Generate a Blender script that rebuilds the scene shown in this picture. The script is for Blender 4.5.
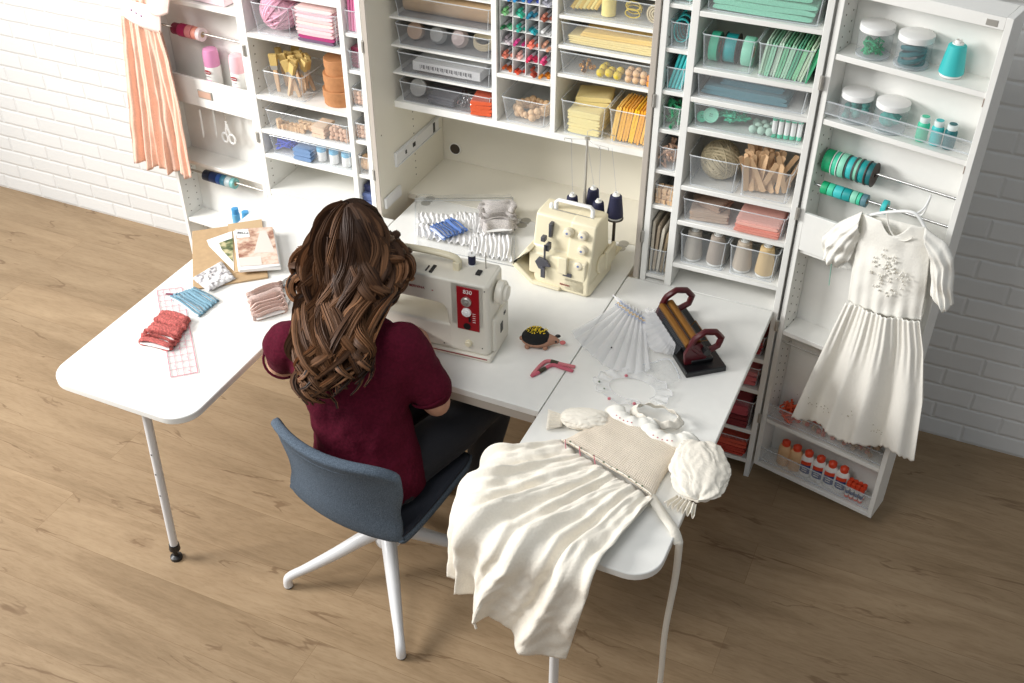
import bpy, bmesh, math, random
from mathutils import Vector, Matrix, noise
for _o in list(bpy.data.objects): bpy.data.objects.remove(_o)
SC = bpy.context.scene; COL = SC.collection
R = math.radians; PI = math.pi
sin, cos = math.sin, math.cos
# ---------------------------------------------------------------- camera
CAMH = 2.93; FPX = 1088.6; TH = 0.65345; PS = 0.42143
cd = bpy.data.cameras.new('camera'); cam = bpy.data.objects.new('camera', cd); COL.objects.link(cam)
cam.location = (0, 0, CAMH); cam.rotation_euler = (PI/2-TH, 0, PS)
cd.sensor_width = 36; cd.lens = FPX*36/1024; cd.clip_start = .05; cd.clip_end = 60
SC.camera = cam
# ---------------------------------------------------------------- light
wd = bpy.data.worlds.new('world'); SC.world = wd; wd.use_nodes = True
wd.node_tree.nodes['Background'].inputs[0].default_value = (.86, .93, 1, 1)
wd.node_tree.nodes['Background'].inputs[1].default_value = .34
def area(name, loc, target, sx, sy, power, colr, spread=180):
    l = bpy.data.lights.new(name, 'AREA'); l.shape = 'RECTANGLE'; l.size = sx; l.size_y = sy
    l.energy = power; l.color = colr; l.spread = R(spread)
    o = bpy.data.objects.new(name, l); COL.objects.link(o); o.location = loc
    d = Vector(target)-Vector(loc); o.rotation_euler = d.to_track_quat('-Z', 'Y').to_euler()
    return o
area('window_light', (-5.4, .45, 3.0), (-2.0, 2.6, .8), 1.9, 1.6, 150, (1, .99, .975), 120)
area('overhead_fill', (-2.0, .1, 4.0), (-1.2, 3.1, 1.3), 2.0, 1.3, 44, (1, .98, .95), 150)  # overhead fill added, set forward so light enters the cabinets
vs = SC.view_settings
vs.view_transform = 'Standard'; vs.look = 'None'; vs.gamma = 1; vs.use_curve_mapping = False
vs.exposure = 0
SC.cycles.transparent_max_bounces = 32
# ---------------------------------------------------------------- measuring: a pixel of the photograph onto a known plane
_F = Vector((-sin(PS)*cos(TH), cos(PS)*cos(TH), -sin(TH))); _R = Vector((cos(PS), sin(PS), 0)); _U = _R.cross(_F)
_C = Vector((0, 0, CAMH))
def ray(x, y): return _R*((x-512)/FPX)-_U*((y-341.5)/FPX)+_F
def atz(x, y, z): d = ray(x, y); return _C+d*((z-CAMH)/d.z)
def aty(x, y, Y): d = ray(x, y); return _C+d*(Y/d.y)
# ---------------------------------------------------------------- helpers
def lin(c): c /= 255.; return c/12.92 if c <= .04045 else ((c+.055)/1.055)**2.4
def rgb(r, g, b): return (lin(r), lin(g), lin(b), 1)
W = {}
class MB:
    def __init__(s, T=None): s.v = []; s.f = []; s.sm = []; s.mi = []; s.T = T or Matrix(); s.cur = 0; s.vc = []; s.col = None
    def add(s, vs_, fs, smooth=False):
        n = len(s.v)
        for p in vs_:
            s.v.append(s.T @ Vector(p))
            if s.col is not None: s.vc.append(s.col)
        for f in fs: s.f.append([i+n for i in f]); s.sm.append(smooth); s.mi.append(s.cur)
        return s
    def box(s, x0, x1, y0, y1, z0, z1, M=None):
        vs_ = [Vector((x, y, z)) for z in (z0, z1) for y in (y0, y1) for x in (x0, x1)]
        if M: vs_ = [M @ v for v in vs_]
        return s.add(vs_, [(0, 2, 3, 1), (4, 5, 7, 6), (0, 1, 5, 4), (2, 6, 7, 3), (0, 4, 6, 2), (1, 3, 7, 5)])
    def cbox(s, c, d, rz=0, M=None):
        m = Matrix.Translation(c) @ Matrix.Rotation(rz, 4, 'Z') @ (M or Matrix())
        return s.box(-d[0]/2, d[0]/2, -d[1]/2, d[1]/2, -d[2]/2, d[2]/2, m)
    def tube(s, pts, r, n=8, cap=True, closed=False, flat=1.0, up=None):
        pts = [Vector(p) for p in pts]; N = len(pts); rr = r if isinstance(r, (list, tuple)) else [r]*N
        vs_ = []; prev = None
        for i, p in enumerate(pts):
            a = pts[(i-1) % N] if (closed or i > 0) else p; b = pts[(i+1) % N] if (closed or i < N-1) else p
            t = (b-a); t = t.normalized() if t.length > 1e-9 else Vector((0, 0, 1))
            if prev is None:
                q = Vector(up) if up else (Vector((0, 0, 1)) if abs(t.z) < .9 else Vector((1, 0, 0)))
                u = t.cross(q).normalized()
            else:
                u = (prev - t*prev.dot(t)); u = u.normalized() if u.length > 1e-9 else t.orthogonal().normalized()
            prev = u; w = t.cross(u)
            for k in range(n):
                an = 2*PI*k/n; vs_.append(p+u*(cos(an)*rr[i])+w*(sin(an)*rr[i]*flat))
        fs = []
        for i in range(N if closed else N-1):
            j = (i+1) % N
            for k in range(n):
                l = (k+1) % n; fs.append((i*n+k, i*n+l, j*n+l, j*n+k))
        if cap and not closed: fs += [tuple(range(n))[::-1], tuple((N-1)*n+k for k in range(n))]
        return s.add(vs_, fs, True)
    def cyl(s, p0, p1, r0, r1=None, n=16): return s.tube([p0, p1], [r0, r0 if r1 is None else r1], n)
    def lathe(s, prof, c=(0, 0, 0), n=20, M=None, sx=1, sy=1):
        m = Matrix.Translation(c) @ (M or Matrix()); vs_ = []; fs = []; L = len(prof)
        for r, z in prof:
            for k in range(n): a = 2*PI*k/n; vs_.append(m @ Vector((cos(a)*r*sx, sin(a)*r*sy, z)))
        for i in range(L-1):
            for k in range(n): l = (k+1) % n; fs.append((i*n+k, i*n+l, (i+1)*n+l, (i+1)*n+k))
        if prof[0][0] > 1e-5: fs.append(tuple(range(n))[::-1])
        if prof[-1][0] > 1e-5: fs.append(tuple((L-1)*n+k for k in range(n)))
        return s.add(vs_, fs, True)
    def ball(s, c, r, n=10, sz=1, sx=1, sy=1, M=None):
        k = max(5, n//2+1)
        return s.lathe([(max(1e-6, r*sin(PI*i/k)), -r*sz*cos(PI*i/k)) for i in range(k+1)], c, n, M, sx, sy)
    def prism(s, pts, z0, z1, M=None, bev=0):
        n = len(pts); a = 0
        for i in range(n): a += pts[i][0]*pts[(i+1) % n][1]-pts[(i+1) % n][0]*pts[i][1]
        if a < 0: pts = pts[::-1]
        vs_ = [Vector((x, y, z0)) for x, y in pts]+[Vector((x, y, z1)) for x, y in pts]
        if M: vs_ = [M @ v for v in vs_]
        fs = [tuple(range(n))[::-1], tuple(range(n, 2*n))]+[(i, (i+1) % n, (i+1) % n+n, i+n) for i in range(n)]
        return s.add(vs_, fs)
    def grid(s, fn, nu, nv, smooth=True, closeu=False):
        vs_ = [fn(i/nu, j/nv) for j in range(nv+1) for i in range(nu+(0 if closeu else 1))]; fs = []
        m = nu if closeu else nu+1
        for j in range(nv):
            for i in range(nu):
                a = j*m+i; b = j*m+(i+1) % m; fs.append((a, b, b+m, a+m))
        return s.add(vs_, fs, smooth)
    def build(s, name, mats, parent=None, world=False, bevel=0, seg=2, solid=0, sub=0, ang=40, base=None):
        if not isinstance(mats, (list, tuple)): mats = [mats]
        vs_ = s.v
        if parent is not None:
            if world: Wi = W[parent].inverted(); vs_ = [Wi @ v for v in vs_]
            Wm = W[parent]
        else:
            if base is None:
                xs = [v.x for v in vs_]; ys = [v.y for v in vs_]; zs = [v.z for v in vs_]
                base = Vector(((min(xs)+max(xs))/2, (min(ys)+max(ys))/2, min(zs)))
            base = Vector(base); vs_ = [v-base for v in vs_]; Wm = Matrix.Translation(base)
        me = bpy.data.meshes.new(name); me.from_pydata([tuple(v) for v in vs_], [], s.f)
        for m in mats: me.materials.append(m)
        me.polygons.foreach_set('use_smooth', [True]*len(s.f) if any(s.sm) or bevel else [False]*len(s.f))
        me.polygons.foreach_set('material_index', s.mi)
        if s.col is not None and len(s.vc) == len(vs_):
            ca = me.color_attributes.new('tint', 'FLOAT_COLOR', 'POINT')
            ca.data.foreach_set('color', [c for v in s.vc for c in (v[0], v[1], v[2], 1)])
        me.update()
        if any(s.sm) or bevel: me.set_sharp_from_angle(angle=R(ang))
        o = bpy.data.objects.new(name, me); COL.objects.link(o)
        if parent is not None: o.parent = parent
        else: o.location = base
        W[o] = Wm.copy()
        if solid: m = o.modifiers.new('s', 'SOLIDIFY'); m.thickness = solid; m.offset = 0
        if bevel: m = o.modifiers.new('b', 'BEVEL'); m.width = bevel; m.segments = seg; m.limit_method = 'ANGLE'; m.angle_limit = R(35); m.harden_normals = False
        if sub: m = o.modifiers.new('d', 'SUBSURF'); m.levels = sub; m.render_levels = sub
        return o
def tag(o, label, cat, group=None):
    o['label'] = label; o['category'] = cat
    if group: o['group'] = group
    return o
def stuff(o): o['kind'] = 'stuff'; return o
def thing(name, label, cat, loc=(0, 0, 0), rz=0, group=None, M=None):
    o = bpy.data.objects.new(name, None); COL.objects.link(o); o.empty_display_size = .05
    m = M if M is not None else Matrix.Translation(loc) @ Matrix.Rotation(rz, 4, 'Z')
    o.matrix_world = m; o.location = m.to_translation(); o.rotation_euler = m.to_euler(); o.scale = m.to_scale(); W[o] = m.copy()
    return tag(o, label, cat, group)
def struct(o): o['kind'] = 'structure'; return o
def dup(o, loc=None, rz=None, label=None, group=None, parent=None, rot=None, scale=None, mat=None):
    c = o.copy(); COL.objects.link(c); c.parent = parent
    if loc is not None: c.location = loc
    if rz is not None: c.rotation_euler = (0, 0, rz)
    if rot is not None: c.rotation_euler = rot
    if scale is not None: c.scale = (scale,)*3 if isinstance(scale, (int, float)) else scale
    if label: c['label'] = label
    if group: c['group'] = group
    W[c] = Matrix.LocRotScale(c.location, c.rotation_euler, c.scale)
    for ch in list(o.children):
        d = ch.copy(); COL.objects.link(d); d.parent = c
        for g in ch.children:
            e = g.copy(); COL.objects.link(e); e.parent = d
    return c
def rnd(a, b): return random.uniform(a, b)
random.seed(7)
# ---------------------------------------------------------------- materials
def new_mat(name):
    m = bpy.data.materials.new(name); m.use_nodes = True; nt = m.node_tree
    return m, nt, nt.nodes['Principled BSDF']
def N(nt, typ, **kw):
    n = nt.nodes.new(typ)
    for k, v in kw.items():
        if k in n.inputs: n.inputs[k].default_value = v
        else: setattr(n, k, v)
    return n
def mat(name, c, rough=.5, metal=0, bump=0, scale=60, var=0, spec=None, sheen=0, stretch=None, alpha=1, coat=0):
    m, nt, p = new_mat(name); c = rgb(*c) if max(c[:3]) > 1.01 else (*c[:3], 1)
    p.inputs['Base Color'].default_value = c; p.inputs['Roughness'].default_value = rough; p.inputs['Metallic'].default_value = metal
    if spec is not None: p.inputs['Specular IOR Level'].default_value = spec
    if sheen: p.inputs['Sheen Weight'].default_value = sheen; p.inputs['Sheen Roughness'].default_value = .5
    if coat: p.inputs['Coat Weight'].default_value = coat
    if bump or var:
        tc = N(nt, 'ShaderNodeTexCoord'); mp = N(nt, 'ShaderNodeMapping'); nt.links.new(tc.outputs['Object'], mp.inputs[0])
        if stretch: mp.inputs['Scale'].default_value = stretch
        no = N(nt, 'ShaderNodeTexNoise', Scale=scale, Detail=4.); nt.links.new(mp.outputs[0], no.inputs['Vector'])
        if bump:
            b = N(nt, 'ShaderNodeBump', Strength=bump, Distance=.004); nt.links.new(no.outputs[0], b.inputs['Height']); nt.links.new(b.outputs[0], p.inputs['Normal'])
        if var:
            mx = N(nt, 'ShaderNodeMix', data_type='RGBA'); mx.inputs[6].default_value = tuple(x*(1-var) for x in c[:3])+(1,)
            mx.inputs[7].default_value = tuple(min(1, x*(1+var)) for x in c[:3])+(1,)
            mr = N(nt, 'ShaderNodeMapRange'); mr.inputs[1].default_value = .35; mr.inputs[2].default_value = .65
            nt.links.new(no.outputs[0], mr.inputs[0]); nt.links.new(mr.outputs[0], mx.inputs[0]); nt.links.new(mx.outputs[2], p.inputs['Base Color'])
    return m
def clear(name, tint=(1, 1, 1), op=.1, rough=.08, body=(.9, .93, .95)):
    m = bpy.data.materials.new(name); m.use_nodes = True; nt = m.node_tree; nt.nodes.clear()
    out = N(nt, 'ShaderNodeOutputMaterial'); tr = N(nt, 'ShaderNodeBsdfTransparent'); tr.inputs[0].default_value = (*tint, 1)
    gl = N(nt, 'ShaderNodeBsdfGlossy', Roughness=rough); df = N(nt, 'ShaderNodeBsdfDiffuse'); df.inputs[0].default_value = (*body, 1)
    lw = N(nt, 'ShaderNodeLayerWeight', Blend=.5); pw = N(nt, 'ShaderNodeMath', operation='POWER'); pw.inputs[1].default_value = 4.; nt.links.new(lw.outputs['Facing'], pw.inputs[0]); fr = N(nt, 'ShaderNodeMath', operation='MULTIPLY_ADD'); fr.inputs[1].default_value = .45; fr.inputs[2].default_value = .03; nt.links.new(pw.outputs[0], fr.inputs[0]); m1 = N(nt, 'ShaderNodeMixShader'); m2 = N(nt, 'ShaderNodeMixShader'); m1.inputs[0].default_value = op
    nt.links.new(tr.outputs[0], m1.inputs[1]); nt.links.new(df.outputs[0], m1.inputs[2])
    nt.links.new(fr.outputs[0], m2.inputs[0]); nt.links.new(m1.outputs[0], m2.inputs[1]); nt.links.new(gl.outputs[0], m2.inputs[2])
    nt.links.new(m2.outputs[0], out.inputs[0]); return m
def tintmat(name, rough=.6, bump=0, scale=80, sheen=0, spec=.3):
    m = mat(name, (.5, .5, .5), rough, bump=bump, scale=scale, sheen=sheen, spec=spec); nt = m.node_tree
    a = N(nt, 'ShaderNodeVertexColor', layer_name='tint'); nt.links.new(a.outputs[0], nt.nodes['Principled BSDF'].inputs['Base Color'])
    return m
LAM = mat('white_laminate', (238, 237, 232), .32, var=.012, scale=30)
LAMIN = mat('cream_laminate', (229, 224, 210), .4)
EDGE = mat('greige_edge', (186, 177, 166), .5, bump=.05, scale=200, stretch=(1, 1, .05))
GAP = mat('dark_gap', (30, 26, 24), .8)
WMET = mat('white_metal', (225, 225, 225), .35)
CHROME = mat('chrome', (200, 200, 200), .2, 1)
STEEL = mat('brushed_steel', (186, 183, 176), .42, .6)
BLACK = mat('black_plastic', (22, 22, 24), .4)
ACR = clear('clear_acrylic', (.975, .98, .985), .10)
RIM = clear('acrylic_rim', (.93, .95, .97), .35, .15)
SMOKE = clear('smoky_acrylic', (.80, .80, .81), .12, body=(.5, .5, .52))
VINYL = clear('clear_vinyl', (.98, .98, .98), .07, .12)
WPLA = mat('white_plastic', (240, 240, 238), .35)
NAVY = mat('navy_thread', (28, 30, 62), .65, bump=.4, scale=300, stretch=(.2, .2, 3))
# ================================================================ room
def floor_mat():
    m, nt, p = new_mat('oak_floor'); L = nt.links.new
    tc = N(nt, 'ShaderNodeTexCoord'); mp = N(nt, 'ShaderNodeMapping'); L(tc.outputs['Object'], mp.inputs[0])
    mp.inputs['Location'].default_value = (.28, .03, 0)
    br = N(nt, 'ShaderNodeTexBrick', Scale=1.0); br.offset = .5; br.inputs['Brick Width'].default_value = 2.4; br.inputs['Row Height'].default_value = .2
    br.inputs['Mortar Size'].default_value = .0011; br.inputs['Mortar Smooth'].default_value = .6
    br.inputs['Color1'].default_value = (0, 0, 0, 1); br.inputs['Color2'].default_value = (1, 1, 1, 1); br.inputs['Mortar'].default_value = (.5, .5, .5, 1); br.inputs['Bias'].default_value = 0
    L(mp.outputs[0], br.inputs[0])
    m2 = N(nt, 'ShaderNodeMapping'); L(tc.outputs['Object'], m2.inputs[0]); m2.inputs['Scale'].default_value = (.8, 5, 1)
    # each board shifts the grain
    ad = N(nt, 'ShaderNodeVectorMath', operation='ADD'); L(m2.outputs[0], ad.inputs[0]); sc = N(nt, 'ShaderNodeVectorMath', operation='SCALE'); L(br.outputs[0], sc.inputs[0]); sc.inputs['Scale'].default_value = 7.3; L(sc.outputs[0], ad.inputs[1])
    n1 = N(nt, 'ShaderNodeTexNoise', Scale=1.6, Detail=8., Roughness=.62, Distortion=1.2); L(ad.outputs[0], n1.inputs['Vector'])
    n2 = N(nt, 'ShaderNodeTexNoise', Scale=26., Detail=5., Roughness=.6, Distortion=.4); L(ad.outputs[0], n2.inputs['Vector'])
    r1 = N(nt, 'ShaderNodeValToRGB'); cr = r1.color_ramp; cr.elements[0].position = .3; cr.elements[0].color = rgb(142, 119, 91); cr.elements[1].position = .68; cr.elements[1].color = rgb(169, 145, 115)
    e = cr.elements.new(.48); e.color = rgb(156, 132, 103); L(n1.outputs[0], r1.inputs[0])
    r2 = N(nt, 'ShaderNodeValToRGB'); r2.color_ramp.elements[0].position = .36; r2.color_ramp.elements[0].color = (.72, .68, .62, 1); r2.color_ramp.elements[1].position = .55; r2.color_ramp.elements[1].color = (1, 1, 1, 1); L(n2.outputs[0], r2.inputs[0])
    mu = N(nt, 'ShaderNodeMix', data_type='RGBA', blend_type='MULTIPLY'); mu.inputs[0].default_value = .38; L(r1.outputs[0], mu.inputs[6]); L(r2.outputs[0], mu.inputs[7])
    # long dark cracks: thin ridges of a stretched noise
    m3 = N(nt, 'ShaderNodeMapping'); L(tc.outputs['Object'], m3.inputs[0]); m3.inputs['Scale'].default_value = (1.1, 5.5, 1); m3.inputs['Location'].default_value = (3.3, 1.7, 0)
    n3 = N(nt, 'ShaderNodeTexNoise', Scale=1.15, Detail=5., Roughness=.5, Distortion=.6); L(m3.outputs[0], n3.inputs['Vector'])
    s1 = N(nt, 'ShaderNodeMath', operation='SUBTRACT'); L(n3.outputs[0], s1.inputs[0]); s1.inputs[1].default_value = .5
    a1 = N(nt, 'ShaderNodeMath', operation='ABSOLUTE'); L(s1.outputs[0], a1.inputs[0])
    n4 = N(nt, 'ShaderNodeTexNoise', Scale=2.2, Detail=3.); L(m3.outputs[0], n4.inputs['Vector'])
    r4 = N(nt, 'ShaderNodeMapRange'); r4.inputs[1].default_value = .46; r4.inputs[2].default_value = .66; r4.inputs[3].default_value = 0; r4.inputs[4].default_value = .02; L(n4.outputs[0], r4.inputs[0])
    cm = N(nt, 'ShaderNodeMath', operation='SUBTRACT'); L(r4.outputs[0], cm.inputs[0]); L(a1.outputs[0], cm.inputs[1])
    cs = N(nt, 'ShaderNodeMapRange'); cs.inputs[1].default_value = 0; cs.inputs[2].default_value = .012; L(cm.outputs[0], cs.inputs[0])
    mc = N(nt, 'ShaderNodeMix', data_type='RGBA'); mc.inputs[7].default_value = rgb(106, 80, 56); L(mu.outputs[2], mc.inputs[6])
    cf = N(nt, 'ShaderNodeMath', operation='MULTIPLY'); cf.inputs[1].default_value = .6; L(cs.outputs[0], cf.inputs[0]); L(cf.outputs[0], mc.inputs[0])
    # knots
    vo = N(nt, 'ShaderNodeTexVoronoi', Scale=1.35); m5 = N(nt, 'ShaderNodeMapping'); m5.inputs['Scale'].default_value = (1, 2.1, 1); L(tc.outputs['Object'], m5.inputs[0])
    a5 = N(nt, 'ShaderNodeVectorMath', operation='ADD'); n5 = N(nt, 'ShaderNodeTexNoise', Scale=6., Detail=3.); L(tc.outputs['Object'], n5.inputs['Vector']); s5 = N(nt, 'ShaderNodeVectorMath', operation='SCALE'); s5.inputs['Scale'].default_value = .16; L(n5.outputs[1], s5.inputs[0]); L(m5.outputs[0], a5.inputs[0]); L(s5.outputs[0], a5.inputs[1]); L(a5.outputs[0], vo.inputs['Vector'])
    r5 = N(nt, 'ShaderNodeMapRange'); r5.inputs[1].default_value = .015; r5.inputs[2].default_value = .11; r5.inputs[3].default_value = .5; r5.inputs[4].default_value = 0; L(vo.outputs[0], r5.inputs[0])
    mk = N(nt, 'ShaderNodeMix', data_type='RGBA'); mk.inputs[7].default_value = rgb(112, 86, 60); L(mc.outputs[2], mk.inputs[6]); L(r5.outputs[0], mk.inputs[0])
    # board-to-board tone and the joints
    bt = N(nt, 'ShaderNodeMix', data_type='RGBA', blend_type='MULTIPLY'); bt.inputs[0].default_value = 1; L(mk.outputs[2], bt.inputs[6])
    rb = N(nt, 'ShaderNodeMapRange'); rb.inputs[3].default_value = .93; rb.inputs[4].default_value = 1.05; L(br.outputs[0], rb.inputs[0]); cbn = N(nt, 'ShaderNodeCombineColor'); [L(rb.outputs[0], cbn.inputs[i]) for i in range(3)]; L(cbn.outputs[0], bt.inputs[7])
    mm = N(nt, 'ShaderNodeMix', data_type='RGBA'); mm.inputs[7].default_value = rgb(124, 98, 70); L(bt.outputs[2], mm.inputs[6]); fm = N(nt, 'ShaderNodeMath', operation='MULTIPLY'); fm.inputs[1].default_value = .7; L(br.outputs['Fac'], fm.inputs[0]); L(fm.outputs[0], mm.inputs[0])
    L(mm.outputs[2], p.inputs['Base Color']); p.inputs['Roughness'].default_value = .5; p.inputs['Specular IOR Level'].default_value = .3
    b = N(nt, 'ShaderNodeBump', Strength=.15, Distance=.002); L(n2.outputs[0], b.inputs['Height']); L(b.outputs[0], p.inputs['Normal'])
    return m
def brick_mat():
    m, nt, p = new_mat('painted_brick'); L = nt.links.new
    tc = N(nt, 'ShaderNodeTexCoord'); sp = N(nt, 'ShaderNodeSeparateXYZ'); L(tc.outputs['Object'], sp.inputs[0])
    cb = N(nt, 'ShaderNodeCombineXYZ'); L(sp.outputs['X'], cb.inputs[0]); L(sp.outputs['Z'], cb.inputs[1])
    nz = N(nt, 'ShaderNodeTexNoise', Scale=14., Detail=3.); L(tc.outputs['Object'], nz.inputs['Vector'])
    sb = N(nt, 'ShaderNodeVectorMath', operation='SUBTRACT'); L(nz.outputs[1], sb.inputs[0]); sb.inputs[1].default_value = (.5, .5, .5)
    sc = N(nt, 'ShaderNodeVectorMath', operation='SCALE'); L(sb.outputs[0], sc.inputs[0]); sc.inputs['Scale'].default_value = .008
    ad = N(nt, 'ShaderNodeVectorMath', operation='ADD'); L(cb.outputs[0], ad.inputs[0]); L(sc.outputs[0], ad.inputs[1])
    mp = N(nt, 'ShaderNodeMapping'); mp.inputs['Location'].default_value = (.06, .082*0, 0); L(ad.outputs[0], mp.inputs[0])
    br = N(nt, 'ShaderNodeTexBrick', Scale=1.0); br.offset = .5; br.inputs['Brick Width'].default_value = .2465; br.inputs['Row Height'].default_value = .0822
    br.inputs['Mortar Size'].default_value = .011; br.inputs['Mortar Smooth'].default_value = 1.; L(mp.outputs[0], br.inputs[0])
    br.inputs['Color1'].default_value = rgb(226, 226, 224); br.inputs['Color2'].default_value = rgb(232, 232, 230); br.inputs['Mortar'].default_value = rgb(228, 228, 226)
    n2 = N(nt, 'ShaderNodeTexNoise', Scale=35., Detail=5.); L(tc.outputs['Object'], n2.inputs['Vector'])
    sub = N(nt, 'ShaderNodeMath', operation='MULTIPLY_ADD'); L(br.outputs['Fac'], sub.inputs[0]); sub.inputs[1].default_value = -1.; sm = N(nt, 'ShaderNodeMath', operation='MULTIPLY'); sm.inputs[1].default_value = .3; L(n2.outputs[0], sm.inputs[0]); L(sm.outputs[0], sub.inputs[2])
    b = N(nt, 'ShaderNodeBump', Strength=.42, Distance=.009); L(sub.outputs[0], b.inputs['Height']); L(b.outputs[0], p.inputs['Normal'])
    L(br.outputs[0], p.inputs['Base Color']); p.inputs['Roughness'].default_value = .55
    return m
WY = 3.624
struct(MB().box(-7, 4.5, -3, WY, -.05, 0).build('floor', floor_mat(), base=(0, 0, 0)))
struct(MB().box(-7, 4.5, WY, WY+.15, -.05, 4.4).build('wall_back', brick_mat(), base=(0, WY, 0)))
TZ = .775
FY = 3.085
# ================================================================ cabinets
def holes(mb, x, sgn, ys, z0, z1, step=.032, r=.0028):
    z = z0
    while z < z1:
        for y in ys: mb.cyl((x, y, z), (x+sgn*.0012, y, z), r, n=6)
        z += step
HOLE = mat('peg_hole', (120, 112, 100), .8)
def hinge(x, z, parent, M=None):
    m = MB(M); m.box(x-.006, x+.006, FY-.004, FY+.001, z-.022, z+.022); m.cyl((x, FY-.004, z-.02), (x, FY-.004, z+.02), .004, n=8)
    return m.build('hinge', STEEL, parent, world=True)
TOPZ = 1.9
cab = thing('craft_cabinet', 'open white craft cabinet in the middle, yellow and grey drawers above the sewing desk', 'cabinet', (-1.41, 3.35, 0))
def P(mb, name, m, parent, bev=.0012): return mb.build(name, m, parent, world=True, bevel=bev, seg=1)
P(MB().box(-1.945, -1.925, FY, 3.612, 0, TOPZ), 'side_panel', [LAMIN], cab)
P(MB().box(-.915, -.895, FY, 3.612, 0, TOPZ), 'side_panel', [LAMIN], cab)
P(MB().box(-1.9445, -1.9255, FY-.004, FY-.0005, .78, TOPZ), 'edge_trim', EDGE, cab)
P(MB().box(-.9145, -.8955, FY-.004, FY-.0005, .78, TOPZ), 'edge_trim', EDGE, cab)
P(MB().box(-1.925, -.915, 3.6, 3.612, .0, TOPZ), 'back_panel', LAMIN, cab)
P(MB().box(-1.925, -.915, FY, 3.6, TOPZ-.02, TOPZ), 'top_panel', LAM, cab)
P(MB().box(-1.925, -.915, 3.287, 3.6, TZ-.025, TZ), 'inner_worktop', LAMIN, cab)
P(MB().box(-1.925, -.915, FY+.02, 3.6, .06, .08), 'bottom_panel', LAM, cab)
CY = 3.23
P(MB().box(-1.925, -.915, CY, 3.6, 1.166, 1.192), 'shelf', LAM, cab)
P(MB().box(-1.526, -1.506, CY, 3.6, 1.192, TOPZ-.02), 'divider', LAM, cab)
P(MB().box(-1.304, -1.284, CY, 3.6, 1.192, TOPZ-.02), 'divider', LAM, cab)
CL = [1.304, 1.408, 1.511, 1.62]; CR = [1.412, 1.513, 1.615, 1.72]
for z in CL: P(MB().box(-1.925, -1.526, CY+.004, 3.6, z-.008, z), 'shelf', LAM, cab)
for z in CR: P(MB().box(-1.284, -.915, CY+.004, 3.6, z-.012, z), 'shelf', LAM, cab)
P(MB().box(-1.506, -1.304, CY, 3.6, 1.36, 1.374), 'shelf', LAM, cab)
h = MB(); holes(h, -1.925, 1, (3.36,), .82, 1.15, .03); holes(h, -1.925, 1, (3.12,), 1.1, 1.12, .03); h.build('peg_holes', HOLE, cab, world=True)
m = MB(); m.box(-1.925, -1.915, 3.20, 3.55, .93, .99); m.box(-1.9155, -1.911, 3.2, 3.56, .932, .937); m.box(-1.9155, -1.911, 3.2, 3.56, .983, .988)
br = m.build('lid_stay_bracket', WMET, cab, world=True, bevel=.002)
m = MB(); [m.box(-1.915, -1.9135, y0, y1, z0, z1) for y0, y1, z0, z1 in [(3.5, 3.515, .94, .98), (3.33, 3.35, .955, .972), (3.27, 3.28, .955, .97)]]; m.build('slot', BLACK, br, world=True)
m = MB(); m.box(-1.924, -1.914, 3.10, 3.22, .80, .845); m.build('hinge_plate', WMET, cab, world=True, bevel=.002)
p = aty(455.5, 148.5, 3.6); MB().cyl((p.x, 3.6, p.z), (p.x, 3.594, p.z), .022, n=20).build('cable_hole', mat('hole_dark', (70, 60, 50), .8), cab, world=True)
MB().tube([(p.x+.024*cos(a*PI/10), 3.597, p.z+.024*sin(a*PI/10)) for a in range(20)], .003, 6, closed=True).build('cable_grommet', LAM, cab, world=True)
for px, py in ((428, 201), (524, 223), (622, 246)):
    q = atz(px, py, TZ); m = MB()
    for s in (-1, 1): m.lathe([(.001, 0), (.019, 0), (.019, .0015), (.001, .0015)], (q.x, q.y+s*.019, TZ), 16)
    m.cyl((q.x-.018, q.y, TZ+.002), (q.x+.018, q.y, TZ+.002), .003, n=8)
    m.build('table_hinge', STEEL, cab, world=True)
for z in (.95, 1.45): hinge(-.893, z, cab); hinge(-1.947, z, cab)

def wing(label, xa, xb, xd, dw, narrow_left, mains, narrows, bottoms, depth=.255):
    w = thing('storage_wing', label, 'cabinet', ((xa+xb)/2, FY+depth/2, 0))
    P(MB().box(xa, xa+.02, FY, FY+depth, 0, TOPZ), 'side_panel', LAM, w)
    P(MB().box(xb-.02, xb, FY, FY+depth, 0, TOPZ), 'side_panel', LAM, w)
    P(MB().box(xa+.02, xb-.02, FY+depth-.008, FY+depth, .05, TOPZ), 'back_panel', LAMIN, w)
    P(MB().box(xa+.02, xb-.02, FY, FY+depth-.008, TOPZ-.02, TOPZ), 'top_panel', LAM, w)
    P(MB().box(xd-dw/2, xd+dw/2, FY, FY+depth-.008, .07, TOPZ-.02), 'divider', LAM, w)
    P(MB().box(xa+.02, xb-.02, FY+.001, FY+depth-.008, TZ-.025, TZ), 'worktop_ledge', LAM, w)
    a, b = (xa+.02, xd-dw/2) if narrow_left else (xd+dw/2, xb-.02)
    c, d = (xd+dw/2, xb-.02) if narrow_left else (xa+.02, xd-dw/2)
    for z in narrows: P(MB().box(a, b, FY+.006, FY+depth-.008, z-.013, z), 'shelf', LAM, w)
    for z in mains: P(MB().box(c, d, FY+.001, FY+depth-.008, z-.016, z), 'shelf', LAM, w)
    for z in bottoms: P(MB().box(xa+.02, xb-.02, FY+.001, FY+depth-.008, z-.018, z), 'shelf', LAM, w)
    return w
RM = [1.755, 1.58, 1.484, 1.381, 1.173, 1.041, .872]; RN = [1.763, 1.625, 1.487, 1.355, 1.209, 1.076, .80]
LMn = [1.587, 1.42, 1.179, 1.039, .933]; LN = [1.63, 1.486, 1.35, 1.209, 1.075, .933]
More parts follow.
